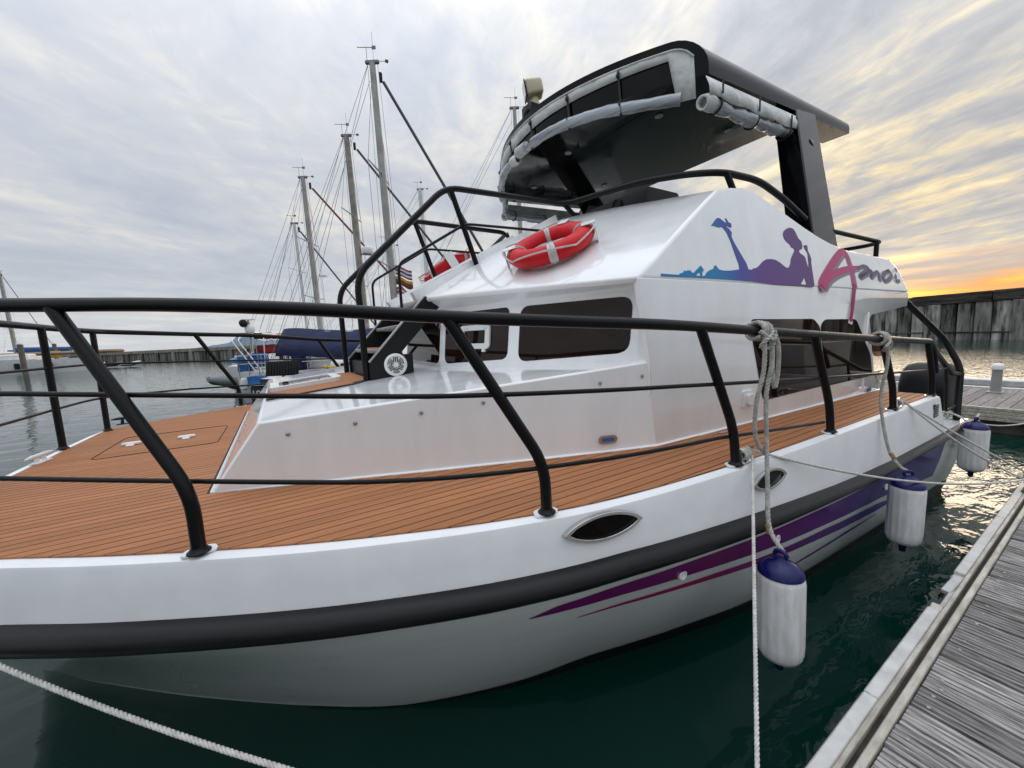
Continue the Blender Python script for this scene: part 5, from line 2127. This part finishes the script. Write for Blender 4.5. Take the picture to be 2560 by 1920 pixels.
for k in range(-8, 11):
    p = V((49.2, 8, 0)) + wd * (pw * 5.0 * k + 1.0)
    MB().add(cbox((p.x + .1, p.y, 3.45 + rnd.uniform(-.03, .05)), (1.1, pw * 5 - .03, .80 + rnd.uniform(-.03, .06)), .05, rtz)).out('cap_beam', capm, wall)
MB().add(cbox((mx.x - .30, mx.y, .62), (.12, pw * 86, .12), .02, rtz)).out('walings', capm, wall)
MB().add(cbox((mx.x + .35, mx.y, 1.3), (.5, pw * 86, 4.2), 0, rtz)).out('backing', capm, wall)

# far breakwater on the left
bw_ = thing('breakwater', (-20, 120, 0), 'long far concrete breakwater wall with rows of piles on the left', 'breakwater')
A_, B_ = V((-62, 181, 0)), V((14, 66, 0))
dr = (B_ - A_).normalized()
L_ = (B_ - A_).length
rz_ = Matrix.Rotation(math.atan2(dr.y, dr.x), 3, 'Z')
fw = streak_mat('far stained wall', (0.22, 0.21, 0.19), (0.03, 0.028, 0.026), .35, (1.5, 1.5, .2), randv=.3)
fcap = M('far cap beam', (.26, .23, .19), .9, var=.35, vscale=.4)
c_ = (A_ + B_) / 2
nrm = V((-dr.y, dr.x, 0))
MB().add(cbox(c_ + V((0, 0, 2.15)), (L_, 1.6, .75), .05, rz_)).out('cap_beam', fcap, bw_)
MB().add(cbox(c_ + nrm * .5 + V((0, 0, .4)), (L_, .6, 3.3), 0, rz_)).out('backing', fw, bw_)
mpv = MB()
n = int(L_ / 1.25)
for k in range(n):
    p = A_ + dr * (L_ * (k + .5) / n) - nrm * .15
    mpv.add(cbox(p + V((0, 0, .2)), (.85 if k % 6 else 1.1, .9 if k % 6 else 1.4, 3.3), .12, rz_))
tag(mpv.out('far_panels', fw, bw_), None, None, kind='stuff')

# ================================================================== far hills


def hill(name, pts, y, depth, matc, label):
    rows_ = []
    rg = random.Random(len(pts))
    n = 40
    xs = [p[0] for p in pts]
    zs = [p[1] for p in pts]
    for j, (s, dyy) in enumerate(((0, -depth), (.55, -depth * .5), (1, 0), (.5, depth * .6), (0, depth))):
        row = []
        for i in range(n + 1):
            x = xs[0] + (xs[-1] - xs[0]) * i / n
            row.append(V((x, y + dyy, max(-1, interp(x, xs, zs) * s + rg.uniform(-1, 1) * (s > 0)))))
        rows_.append(row)
    o = MB().add(grid(rows_)).out(name, matc, None, 60)
    tag(o, label, None, kind='structure')


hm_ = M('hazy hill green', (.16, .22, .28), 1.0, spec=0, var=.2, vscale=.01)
hill('hills', [(-200, 0), (-140, 9), (-110, 14), (-90, 18), (-72, 31), (-60, 33), (-45, 24), (-28, 17), (-10, 20), (20, 14), (60, 6), (100, 0)], 1100, 90, hm_, 'low blue hills on the far shore')

# ================================================================== sailing boats behind
HV = V((.855, -.52, 0)).normalized()   # bows point to the right of the picture


def sail_boat(base, label, L=10.5, mast_h=11.0, mast=None, hullm=None, deck_z=1.15, mast_off=0.0, spreaders=2, stay=None, red_stay=False, boom=None, hv=None, mast_r=.085, whiskers=True, group='sailing boats moored beyond the yacht', extra_stays=3, name='sailing_boat', sails=True, beam=3.2, aft=.60):
    """base = mast foot (x, y); the hull is laid out about it"""
    hv = hv or HV
    sv_ = V((-hv.y, hv.x, 0))
    M0 = V((base[0], base[1], 0))
    root = thing(name, M0, label, 'sailboat', group)
    hullm = hullm or boatwhite
    mast = mast or mastm
    # hull: stations from stern to bow
    st_ = []
    N_ = 12
    for i in range(N_ + 1):
        t = i / N_
        u = -L * aft + L * t
        bw2 = beam / 2 * (interp(t, [0, .15, .5, .8, 1], [.72, .88, 1.0, .62, .03]))
        sh_ = deck_z + .25 * (t - .4) ** 2 * 2
        row = []
        for a_, zz in ((-1, sh_), (-.96, sh_ * .55), (-.80, .05), (-.35, -.35), (0, -.45), (.35, -.35), (.80, .05), (.96, sh_ * .55), (1, sh_)):
            uu = u + (.6 * (zz / max(.1, sh_)) * max(0, t - .75) * 3)
            row.append(M0 + hv * uu + sv_ * (bw2 * a_) + V((0, 0, zz)))
        st_.append(row)
    hbm = MB().add(grid(st_))
    hbm.f.append(tuple(range(9)))
    hbm.m.append(0)
    fix_normals(hbm.out('hull', hullm, root, 40))
    MB().add(grid([[r_[0] + V((0, 0, .005)) for r_ in st_], [(r_[0] + r_[8]) / 2 + V((0, 0, .08)) for r_ in st_], [r_[8] + V((0, 0, .005)) for r_ in st_]])).out('deck', boatwhite, root, 50)
    # coach house
    rt = Matrix((hv, sv_, V((0, 0, 1)))).transposed()
    cbh = cbox(M0 + hv * (-.3) + V((0, 0, deck_z + .28)), (L * .36, beam * .55, .50), .14, rt, 3)
    cb_o = MB().add(cbh).out('cabin', boatwhite, root, 40)
    for s in (-1, 1):
        for k in range(3):
            MB().add(cbox(M0 + hv * (-1.3 + k * 1.0) + sv_ * (s * beam * .277) + V((0, 0, deck_z + .34)), (.6, .02, .17), .008, rt)).out('window', glass_dark, cb_o)
    # mast
    top = M0 + V((0, 0, mast_h)) - hv * .12
    mo = MB().add(tube([M0 + V((0, 0, deck_z)), M0.lerp(top, .6) + V((0, 0, 0)), top], [mast_r, mast_r, mast_r * .78], 12)).out('mast', mast, root, 60)
    MB().add(cbox(top + V((0, 0, .02)), (.42, .10, .10), .02, rt)).out('mast_head', wire, mo)
    MB().add(tube([top + V((0, 0, .05)) - hv * .15, top + V((0, 0, .45)) - hv * .15], .008, 5)).add(tube([top + V((0, 0, .45)) - hv * .42, top + V((0, 0, .42)) + hv * .1], .010, 5)).add(cbox(top + V((0, 0, .42)) + hv * .08, (.12, .02, .09), 0, rt)).out('wind_vane', wire, mo)
    MB().add(tube([top + V((0, 0, .05)), top + hv * .42 + V((0, 0, .03))], .008, 5)).add(cbox(top + hv * .44 + V((0, 0, .03)), (.10, .10, .07), .02)).out('anemometer', wire, mo)
    MB().add(tube([top + V((0, 0, .05)) + hv * .05, top + V((0, 0, .85)) + hv * .05], .005, 4)).out('aerial', wire, mo)
    wr = .007
    sprz = [deck_z + (mast_h - deck_z) * q for q in ((.48,) if spreaders == 1 else (.36, .66))]
    tips = []
    for z in sprz:
        c_ = M0.lerp(top, z / mast_h)
        c_.z = z
        for s in (-1, 1):
            MB().add(tube([c_, c_ + sv_ * (s * .95) - hv * .1 + V((0, 0, .06))], [.03, .018], 6)).out('spreader', mast, mo, 60)
    for s in (-1, 1):
        ch = M0 + sv_ * (s * beam * .46) + V((0, 0, deck_z))
        pts_ = [ch]
        for z in sprz:
            c_ = M0.lerp(top, z / mast_h)
            c_.z = z
            pts_.append(c_ + sv_ * (s * .95) - hv * .1)
        pts_.append(top)
        MB().add(tube(pts_, wr, 4)).out('shroud', wire, root)
        MB().add(tube([ch - hv * .35, M0.lerp(top, .5) + V((0, 0, 0))], wr, 4)).out('shroud', wire, root)
    stern_ = M0 - hv * (L * (aft - .02)) + V((0, 0, deck_z + .1))
    for k in range(extra_stays):
        MB().add(tube([stern_ + sv_ * (k - 1) * .9, top - hv * .12 - V((0, 0, .5 * (k % 2)))], wr, 4)).out('backstay', wire, root)
    # halyards down the mast
    for k, o_ in enumerate((.16, -.14)):
        MB().add(tube([top + hv * o_, M0 + hv * (o_ * 2.2) + V((0, 0, deck_z + .3))], .006, 4)).out('halyard', wire, root)
    bow_ = M0 + hv * (L * (.97 - aft)) + V((0, 0, deck_z + .25))
    if sails:
        MB().add(tube([bow_, bow_.lerp(top, .94)], .045, 8)).out('furled_sail', wire_red if red_stay else wire_dark, root, 60)
        MB().add(cbox(bow_.lerp(top, .955), (.09, .09, .28), .02)).out('furler_swivel', black_mat, root)
    if boom:
        bz, bl, bm_ = boom
        MB().add(tube([M0 - hv * .1 + V((0, 0, bz)), M0 - hv * bl + V((0, 0, bz + .05))], [.17, .12], 10)).out('boom_cover', bm_, root, 60)
    return root, top, M0


# the nearest one, blue boom tent
A_root, A_top, A0 = sail_boat((3.42, 12.78), 'tallest-masted sailboat with navy boom tent, nearest behind the stairs', L=9.2, mast_h=10.35, deck_z=.98, stay=True, mast_r=.115, beam=3.1, aft=.45, hullm=M('dark hull', (.018, .02, .024), .3))
tent = MB()
rg = random.Random(3)
ta, tbb = V((.25, 14.63, 2.56)), V((3.30, 12.80, 2.44))
sv_ = V((.52, .855, 0)).normalized()
rows_ = [[], [], [], [], []]
for i in range(25):
    t = i / 24
    c_ = ta.lerp(tbb, t)
    zs = .025 * math.sin(t * 9) - .05 * math.sin(math.pi * t)
    for k, (o_, h_) in enumerate(((-.62, -.86), (-.45, -.45), (0, 0), (.45, -.45), (.62, -.86))):
        rows_[k].append(c_ + sv_ * (o_ + .03 * math.sin(i * 1.3 + k)) + V((0, 0, h_ * (1 - .0 * t) + zs + .02 * rg.random())))
to2 = tent.add(grid(rows_)).out('boom_tent', navy, A_root, 60)
solidify(to2, .01, 0)
el_ = [r_[0] - HV * .02 for r_ in rows_]
mk('tent_end', [el_[0], el_[1], el_[2], el_[3], el_[4]], [(0, 1, 2, 3, 4)], navy_dark, A_root)
MB().add(tube([(.20, 14.66, 2.44), (3.42, 12.78, 2.32)], .06, 8)).out('boom', mastm, A_root, 60)
# clutter on its after deck: each its own thing
pan = thing('solar_panel', (.03, 12.85, 1.15), 'ribbed black panel propped on the rail behind the coach roof', 'panel')
up_ = V((.10, .17, 1)).normalized()
ux = HV
pn = ux.cross(up_).normalized()
for k in range(11):
    c_ = V((-.34, 13.08, 1.38)) + ux * (.081 * k + .04)
    MB().add(cbox(c_, (.076, .03, .40), .012, Matrix((ux, pn, up_)).transposed())).out('rib', black_mat, pan)
MB().add(cbox(V((.06, 12.85, 1.38)) - pn * -.0, (.95, .02, .43), .004, Matrix((ux, pn, up_)).transposed())).out('panel_back', black_gloss, pan)
MB().add(cbox((.06, 12.87, 1.10), (.08, .06, .24), .004)).out('support', alu, pan)
yb = thing('yellow_crate', (1.32, 12.6, 1.1), 'bright yellow crate on the deck of the tented sailboat', 'crate')
MB().add(cbox((1.32, 12.62, 1.19), (.50, .34, .16), .02)).out('tray', yellow, yb)
MB().add(cbox((1.32, 12.62, 1.30), (.40, .28, .10), .04, seg=2)).add(cbox((1.16, 12.60, 1.35), (.14, .2, .1), .04)).out('contents', yellow, yb)
for k in (-.12, .14):
    MB().add(cbox((1.32 + k, 12.44, 1.23), (.03, .02, .22), .004)).out('strap', strapm, yb)

# flags on the tall mast
fl = thing('courtesy_flags', (3.9, 12.5, 4.0), 'three small striped flags flying below the tall mast spreaders', 'flags')
fm = [[(.35, .03, .05), (.62, .62, .64), (.03, .04, .16), (.62, .62, .64), (.35, .03, .05)], [(.5, .33, .02), (.25, .03, .03), (.04, .06, .03)], [(.45, .04, .06), (.6, .6, .6), (.45, .04, .06), (.6, .6, .6)]]
fmats = {}
for q, (z_, s_) in enumerate(((4.42, .30), (4.08, .26), (3.74, .24))):
    for k, c in enumerate(fm[q]):
        if c not in fmats:
            fmats[c] = M('flag colour', c, .8)
        r1, r2 = [], []
        hh = s_ / len(fm[q])
        for i in range(9):
            u = i / 8 * .52
            w = .035 * math.sin(i * 1.1 + q)
            p = V((3.48, 12.70, z_)) + HV * u + V((0, w, -.42 * u + .02 * math.sin(i * .9)))
            r1.append(p - V((0, 0, hh * k)))
            r2.append(p - V((0, 0, hh * (k + 1))))
        mk('flag_stripe', *grid([r1, r2]), fmats[c], fl, 60)
MB().add(tube([(3.47, 12.70, 2.9), (3.47, 12.70, 4.9)], .006, 4)).out('halyard', wire, fl)

B_root, _, B0 = sail_boat((3.27, 17.0), 'sailboat with brown weathered mast and radar, second behind the stairs', L=11, mast_h=10.1, mast=mastbrown, spreaders=2, mast_r=.135, aft=.40, extra_stays=3)
MB().add(lathe([(.22, 0), (.24, .04), (.24, .2), (.18, .26), (.002, .27)], 18, B0 + HV * .35 + V((0, 0, 5.6)))).out('radar_dome', plast_w, B_root, 50)
MB().add(cbox(B0 + HV * .25 + V((0, 0, 5.57)), (.4, .14, .05), .01)).out('radar_bracket', mastbrown, B_root)
C_root, _, C0 = sail_boat((1.85, 20.2), 'sailboat with grey mast and red furled headsail', L=10.5, mast_h=9.45, red_stay=True, mast_r=.125, boom=(2.45, 2.9, redc), aft=.36)
MB().add(lathe([(.12, 0), (.20, .03), (.20, .07), (.05, .10)], 16, C0 + HV * .35 + V((0, 0, 5.1)))).out('radar_dome', plast_w, C_root, 50)
D_root, _, _ = sail_boat((1.6, 25.0), 'sailboat with the shortest pale mast at the left of the mast group', L=9, mast_h=8.7, mast=mastw, mast_r=.09, aft=.42)
E_root, _, _ = sail_boat((8.6, 24.0), 'sailboat with a clean white mast seen through the hand rails', L=12, mast_h=11.2, mast=mastw, mast_r=.15, sails=False)
F_root, _, _ = sail_boat((9.9, 15.0), 'sailboat whose mast head shows left of the hardtop', L=11, mast_h=11.75, mast=mastm, mast_r=.10, sails=False)
G_root, _, _ = sail_boat((5.2, 19.5), 'sailboat with thin mast just right of the tallest one', L=9, mast_h=6.6, mast=mastm, mast_r=.06, sails=False, spreaders=1)

# ================================================================== cruiser with a stern arch and gear, further left
cr_b = thing('cruising_boat', (.4, 17.2, 0), 'cluttered cruising boat with stainless stern arch behind the foredeck', 'boat')
cv_ = V((.52, .855, 0)).normalized()
O = V((-.75, 17.75, 0))
st_ = []
for i in range(9):
    t = i / 8
    u = 8.0 * t
    bw2 = 1.5 * interp(t, [0, .2, .6, 1], [.75, 1, .9, .05])
    st_.append([O + HV * u + cv_ * (bw2 * a_) + V((0, 0, z)) for a_, z in ((-1, 1.15), (-.95, .5), (-.7, -.1), (0, -.4), (.7, -.1), (.95, .5), (1, 1.15))])
q = MB().add(grid(st_))
q.f.append(tuple(range(7)))
q.m.append(0)
fix_normals(q.out('hull', boatwhite, cr_b, 40))
MB().add(grid([[r_[0] for r_ in st_], [r_[6] for r_ in st_]])).out('deck', boatwhite, cr_b)
MB().add(cbox(O + HV * 3.4 + V((0, 0, 1.5)), (3.2, 1.9, .7), .15, Matrix((HV, cv_, V((0, 0, 1)))).transposed(), 2)).out('cabin', boatwhite, cr_b)
arch = MB()
for s in (-1, 1):
    b_ = O + HV * .5 + cv_ * (1.15 * s)
    for k in (0, .22):
        arch.add(tube(fillet([b_ + HV * (k + .25) + V((0, 0, 1.1)), b_ + HV * (k - .55) + V((0, 0, 2.35)), b_ + HV * (k - .3) + V((0, 0, 2.5)) - cv_ * (.5 * s)], .2, 4), .025, 8))
    for k in range(5):
        z = 1.25 + .24 * k
        arch.add(tube([b_ + HV * (.25 - .14 * k) + V((0, 0, z)), b_ + HV * (.47 - .14 * k) + V((0, 0, z + .1))], .014, 6))
for k in (0, .22):
    p = O + HV * (.2 + k) + V((0, 0, 2.5))
    arch.add(tube([p - cv_ * .75, p + V((0, 0, .04)), p + cv_ * .75], .025, 8))
arch.add(tube([O + HV * .6 + V((0, 0, 1.0)), O + HV * .5 + V((0, 0, 1.6)), O - HV * .8 + V((0, 0, 1.7))], .03, 8))
arch.add(cbox(O - HV * .1 + V((0, 0, 2.56)), (.8, 1.4, .04), .01, Matrix((HV, cv_, V((0, 0, 1)))).transposed()))
arch.out('stern_arch', steel, cr_b, 60)
hr_ = MB()
for s in (-1, 1):
    for z in (1.45, 1.75):
        hr_.add(tube([O + HV * (u_ * .8 + .3) + cv_ * (1.38 * s) + V((0, 0, z)) for u_ in range(6)], .013, 6))
    for u_ in range(6):
        hr_.add(tube([O + HV * (u_ * .8 + .3) + cv_ * (1.38 * s) + V((0, 0, 1.12)), O + HV * (u_ * .8 + .3) + cv_ * (1.38 * s) + V((0, 0, 1.77))], .013, 6))
hr_.out('life_lines', steel, cr_b, 60)
gearm = MB()
for k in range(3):
    b_ = O + HV * (1.1 + .8 * k)
    gearm.add(tube(fillet([b_ - cv_ * 1.2 + V((0, 0, 1.15)), b_ - cv_ * 1.1 + V((0, 0, 2.45 - .06 * k)), b_ + cv_ * 1.1 + V((0, 0, 2.45 - .06 * k)), b_ + cv_ * 1.2 + V((0, 0, 1.15))], .18, 4), .016, 6))
gearm.out('bimini_frame', steel, cr_b, 60)
MB().add(cbox(O + HV * 2.4 + V((0, 0, 2.28)), (1.5, .12, .10), .03, Matrix((HV, cv_, V((0, 0, 1)))).transposed())).out('white_boom', mastw, cr_b)
for k in range(3):
    p_ = O + HV * (.3 + .35 * k) - cv_ * 1.4
    MB().add(tube([p_ + V((0, 0, .5)), p_ + V((0, 0, 1.9 + .1 * k))], .012, 6)).out('stanchion', steel, cr_b, 60)
    MB().add(lathe([(.03, -.2), (.11, -.16), (.12, .05), (.10, .18), (.03, .22)], 12, p_ + V((.1, -.1, .75)))).out('fender', boatwhite, cr_b, 50)
# pole with lamps and wind generator
P0 = V((-.80, 16.98, 0))
pl = MB().add(tube([P0 + V((0, 0, 1.1)), P0 + V((0, 0, 3.02))], .045, 10)).out('equipment_pole', alu, cr_b, 60)
MB().add(cbox(P0 + V((0, 0, 3.02)), (.42, .05, .03), .008)).out('pole_bar', alu, pl)
MB().add(lathe([(.13, 0), (.13, .16), (.10, .18), (.002, .18)], 14, P0 + V((-.15, -.1, 2.86)), Matrix.Rotation(rad(80), 3, 'X'))).out('horn', black_mat, pl)
MB().add(lathe([(.16, 0), (.16, .10), (.12, .13), (.002, .13)], 14, P0 + V((.02, -.1, 2.66)), Matrix.Rotation(rad(80), 3, 'X'))).out('spot_lamp', plast_w, pl)
MB().add(cbox(P0 + V((.24, -.1, 2.42)), (.28, .2, .22), .03)).out('flood_lamp', black_mat, pl)


def crumple(vf, nm, mt_):
    o_ = MB().add(vf).out(nm, mt_, None, 50)
    bm_ = bmesh.new()
    bm_.from_mesh(o_.data)
    bmesh.ops.subdivide_edges(bm_, edges=bm_.edges, cuts=2, use_grid_fill=True)
    rg_ = random.Random(len(nm))
    for q_ in bm_.verts:
        q_.co += V((rg_.uniform(-1, 1), rg_.uniform(-1, 1), rg_.uniform(-1.4, 1))) * .022
    bm_.to_mesh(o_.data)
    bm_.free()
    o_.data.polygons.foreach_set('use_smooth', [True] * len(o_.data.polygons))
    return o_


# gear lying on or hung from it
for nm, c_, s_, mt_, lb in (('blue_jerry_box', (-.62, 16.75, 1.55), (.56, .35, .46), bluep, 'blue plastic box on the rail of the cluttered boat'),
                            ('blue_bag', (-1.05, 17.3, 1.28), (.45, .4, .8), M('blue bag', (.015, .09, .26), .7, var=.2), 'dark blue fabric bag hanging at the stern of the cluttered boat'),
                            ('red_cover', (-.15, 17.9, 1.92), (.95, .6, .30), redc, 'red fabric cover bundled on the cluttered boat'),
                            ('navy_bag', (.62, 15.5, 1.45), (.42, .4, .56), navy, 'navy bag standing left of the boom tent')):
    o = crumple(cbox(c_, s_, .09, Matrix.Rotation(rad(-25), 3, 'Z'), 3), nm, mt_)
    tag(o, lb, 'bag' if 'bag' in nm else ('box' if 'box' in nm else 'cover'))
    b2 = MB().add(tube([V(c_) + V((-s_[0] * .3, 0, s_[2] * .48)), V(c_) + V((0, 0, s_[2] * .62)), V(c_) + V((s_[0] * .3, 0, s_[2] * .48))], .012, 6)).out('handle', strapm, o, 60)
# inflatable dinghy on the arch and a small kayak
dg_ = thing('dinghy', (-1.7, 18.5, .5), 'grey inflatable dinghy hanging behind the stern arch', 'dinghy')


def small_boat_vf(c, d, L_, w, h):
    """open dinghy: pointed bow along d, inflated sides"""
    c, d = V(c), V(d).normalized()
    e = V((-d.y, d.x, 0))
    out = []
    side = [[], []]
    for i in range(9):
        t = i / 8
        ww = w / 2 * interp(t, [0, .55, .85, 1], [.95, 1.0, .62, .05])
        z = h * interp(t, [0, .6, 1], [.75, .8, 1.25])
        for k, s_ in enumerate((-1, 1)):
            side[k].append(c + d * (L_ * (t - .5)) + e * (ww * s_) + V((0, 0, z)))
    b = MB()
    for k in range(2):
        b.add(tube(side[k], [h * .42] * 8 + [h * .25], 10))
    keel = [c + d * (L_ * (i / 8 - .5)) + V((0, 0, h * interp(i / 8, [0, .6, 1], [.1, .1, 1.0]))) for i in range(9)]
    b.add(grid([side[0], keel, side[1]]))
    b.add(cbox(c + d * (-L_ * .46) + V((0, 0, h * .7)), (.06, w * .9, h * .9), .01, Matrix((d, e, V((0, 0, 1)))).transposed()))
    return b


small_boat_vf(O - HV * .62 - cv_ * .2 + V((0, 0, .42)), -cv_ - HV * .5, 1.9, 1.0, .42).out('tube', grey_hull, dg_, 60)
MB().add(cbox(O - HV * .55 + cv_ * .1 + V((0, 0, .62)), (.5, .9, .05), .01, Matrix((HV, cv_, V((0, 0, 1)))).transposed())).out('floor', boatwhite, dg_)
ky = MB().add(tube([O - HV * .95 - cv_ * .2 + V((0, 0, 1.52)), O - HV * .6 + V((0, 0, 1.58)), O - HV * .2 + V((0, 0, 1.60)), O + HV * .2 + V((0, 0, 1.56))], [.04, .16, .16, .05], 14)).out('kayak', M('kayak blue', (.10, .28, .55), .35, var=.4, vscale=1.2), None, 60)
tag(ky, 'light blue kayak lashed inside the stern arch', 'kayak')
MB().add(tube([O - HV * .6 + V((0, -.15, 1.62)), O - HV * .2 + V((0, -.15, 1.64))], .04, 8)).out('stripe', plast_w, ky, 60)

# black work barge corner with a number on its side
bg_ = thing('work_barge', (-.6, 13.9, 0), 'low black work barge with white number beside the coach roof', 'barge')
rtb = Matrix((HV, cv_, V((0, 0, 1)))).transposed()
MB().add(cbox((.10, 14.0, .48), (1.5, 1.2, .76), .05, rtb)).out('hull', boot, bg_)
MB().add(cbox(V((.10, 14.0, .88)), (1.55, 1.25, .04), .01, rtb)).out('gunwale', boatwhite, bg_)
tcur = bpy.data.curves.new('num', 'FONT')
tcur.body = '1921'
tcur.size = .30
tcur.extrude = .003
tobj = bpy.data.objects.new('num', tcur)
col.objects.link(tobj)
dg2 = bpy.context.evaluated_depsgraph_get()
tme = bpy.data.meshes.new_from_object(tobj.evaluated_get(dg2))
bpy.data.objects.remove(tobj)
bpy.data.curves.remove(tcur)
vv = [V((.10, 14.0, .52)) - cv_ * .605 + HV * (q.co.x - .70) + V((0, 0, q.co.y)) - cv_ * q.co.z for q in tme.vertices]
mk('hull_number', vv, [tuple(p.vertices) for p in tme.polygons], plast_w, bg_)
cr8 = thing('blue_crate', (-.62, 14.1, .9), 'small blue open crate on the work barge', 'crate')
for k in range(4):
    a_ = k * math.pi / 2
    c_ = V((-.62, 14.1, 1.02)) + (HV * math.cos(a_) + cv_ * math.sin(a_)) * .18
    MB().add(cbox(c_, (.36 if k % 2 else .03, .03 if k % 2 else .36, .24), .006, rtb)).out('side', bluep, cr8)
MB().add(cbox((-.62, 14.1, .91), (.36, .36, .02), 0, rtb)).out('base', bluep, cr8)

# ================================================================== left: piles, moored boats
for i, (p, h, lb) in enumerate((((-25.6, 68.3), 3.6, 'nearer concrete mooring pile with white cone cap, far left'), ((-29.65, 88.5), 4.0, 'farther concrete mooring pile with white cone cap beside a yellow board'))):
    ro = thing('mooring_pile', (p[0], p[1], 0), lb, 'pile', 'coned mooring piles')
    MB().add(lathe([(.24, -1), (.24, h - .1), (.22, h)], 16, (*p, 0))).out('shaft', concrete_pile, ro, 50)
    MB().add(lathe([(.30, h), (.30, h + .10), (.20, h + .25), (.10, h + .48), (.04, h + .62), (.002, h + .66)], 16, (*p, 0))).out('cone_cap', plast_w, ro, 50)
sb_l, _, _ = sail_boat((-35.0, 92.0), 'distant white sailboat with blue boom cover at the far left', L=15, mast_h=15.4, mast=mastm, hv=V((.95, -.3, 0)).normalized(), mast_r=.25, boom=(3.2, 1.0, bluep), extra_stays=1, beam=4.5, deck_z=1.6, group=None)
MB().add(tube([(-34.8, 92, 3.3), (-28.5, 90.2, 3.1)], .42, 10)).out('sail_cover', M('blue sail cover', (.03, .09, .26), .8, var=.3), sb_l, 60)
wbt = thing('white_launch', (-27, 75, 0), 'distant white launch with long pale hull moored at the left', 'boat')
st_ = []
for i in range(9):
    t = i / 8
    st_.append([V((-34 + 13 * t, 76 - 2.5 * t, 0)) + V((.19, .98, 0)) * (1.6 * a_ * interp(t, [0, .6, 1], [1, 1, .1])) + V((0, 0, z)) for a_, z in ((-1, 1.75), (-.95, .8), (-.8, -.2), (.8, -.2), (.95, .8), (1, 1.75))])
q = MB().add(grid(st_))
q.f.append(tuple(range(6)))
q.m.append(0)
fix_normals(q.out('hull', boatwhite, wbt, 40))
MB().add(grid([[r_[0] for r_ in st_], [r_[5] for r_ in st_]])).out('deck', boatwhite, wbt)
MB().add(cbox((-29.5, 75.2, 2.15), (4.5, 2.0, .8), .15)).out('cabin', boatwhite, wbt)
for k in range(3):
    MB().add(lathe([(.05, -.45), (.22, -.4), (.25, 0), (.22, .4), (.05, .45)], 12, (-31 + 3 * k, 73.6 - .5 * k, .95))).out('fender', black_mat, wbt, 50)
MB().add(cbox((-27.0, 80.0, 2.5), (14, 3.0, .5), .2)).out('awning', M('tan awning', (.30, .21, .15), .85, var=.3, vscale=.6), wbt)
ybd = thing('yellow_board', (-28.5, 84.5, 0), 'yellow notice board standing between the coned piles', 'sign')
MB().add(cbox((-27.75, 82.5, 2.35), (1.25, .10, 1.0), .02)).out('board', yellow, ybd)
MB().add(cbox((-27.75, 82.55, .9), (.14, .10, 2.2), .02)).out('stake', black_mat, ybd)
rbt = thing('red_boat', (-23.5, 55, 0), 'red hulled boat cut off by the left picture edge', 'boat')
st_ = []
for i in range(7):
    t = i / 6
    st_.append([V((-28 + 5.2 * t, 56.0 - .5 * t, 0)) + V((.1, 1, 0)) * (1.2 * a_ * interp(t, [0, .6, 1], [1, 1, .45])) + V((0, 0, z)) for a_, z in ((-1, 1.35), (-.95, .6), (-.8, -.2), (.8, -.2), (.95, .6), (1, 1.35))])
q = MB().add(grid(st_))
q.f += [tuple(range(6)), tuple(36 + i for i in range(6))]
q.m += [0, 0]
fix_normals(q.out('hull', M('red hull', (.22, .012, .02), .35, var=.2), rbt, 40))
MB().add(grid([[r_[0] for r_ in st_], [r_[5] for r_ in st_]])).out('deck', boatwhite, rbt)
for i in range(4):
    t = thing('moored_dinghy', (-24 + 2.6 * i, 84 - 1.5 * i, 0), ('leftmost', 'second', 'third', 'rightmost')[i] + ' of the small pale dinghies beside the far piles', 'dinghy', 'pale dinghies by the far piles')
    c_ = V((-26.5 + 2.5 * i, 86 - 2.2 * i, .35))
    small_boat_vf(c_ - V((0, 0, .25)), (1, -.25, 0), 2.1, 1.1, .5).out('hull', boatwhite if i != 2 else M('tan hull', (.35, .22, .18), .5), t, 60)
    MB().add(cbox(c_ + V((-.85, .2, .42)), (.22, .26, .50), .06, seg=2)).out('outboard', black_mat, t)

# ================================================================== the rest of the basin, seen only in reflections
hill('hills', [(-420, 0), (-330, 18), (-240, 34), (-150, 22), (-60, 38), (40, 26), (140, 42), (230, 20), (330, 0)], -330, 90, M('wooded shore', (.045, .065, .035), 1.0, spec=0, var=.4, vscale=.05), 'wooded shore behind the dock')
sh_l = bpy.data.objects['hills'] if False else None
QM = [('white motor cruiser moored behind the camera', (8.5, -5.2)), ('white motor cruiser moored further along behind the camera', (15.5, -6.0)), ('white motor cruiser moored off the bow to the left', (-12.0, -2.5))]
for lb, (x_, y_) in QM:
    ro = thing('motor_cruiser', (x_, y_, 0), lb, 'boat', 'cruisers outside the picture')
    st_ = []
    for i in range(9):
        t = i / 8
        st_.append([V((x_ - 1.5 * a_ * interp(t, [0, .6, 1], [1, 1, .08]), y_ + 2.5 - 8 * t, z)) for a_, z in ((-1, 1.3), (-.95, .6), (-.7, -.2), (.7, -.2), (.95, .6), (1, 1.3))])
    q = MB().add(grid(st_))
    q.f.append(tuple(range(6)))
    q.m.append(0)
    fix_normals(q.out('hull', boatwhite, ro, 40))
    MB().add(grid([[r_[0] for r_ in st_], [r_[5] for r_ in st_]])).out('deck', boatwhite, ro)
    MB().add(cbox((x_, y_ - .6, 1.9), (2.2, 3.6, 1.2), .2, None, 2)).out('cabin', boatwhite, ro)
    MB().add(cbox((x_, y_ - .6, 2.0), (2.24, 3.2, .5), .05)).out('window_band', glass_dark, ro)
    MB().add(cbox((x_, y_ - .2, 3.0), (2.3, 2.8, .10), .04)).out('canopy', navy, ro)
    for sx_ in (-1, 1):
        for sy_ in (-1.4, 1.0):
            MB().add(tube([(x_ + sx_, y_ - .2 + sy_, 2.4), (x_ + sx_, y_ - .2 + sy_, 3.0)], .03, 6)).out('post', steel, ro)
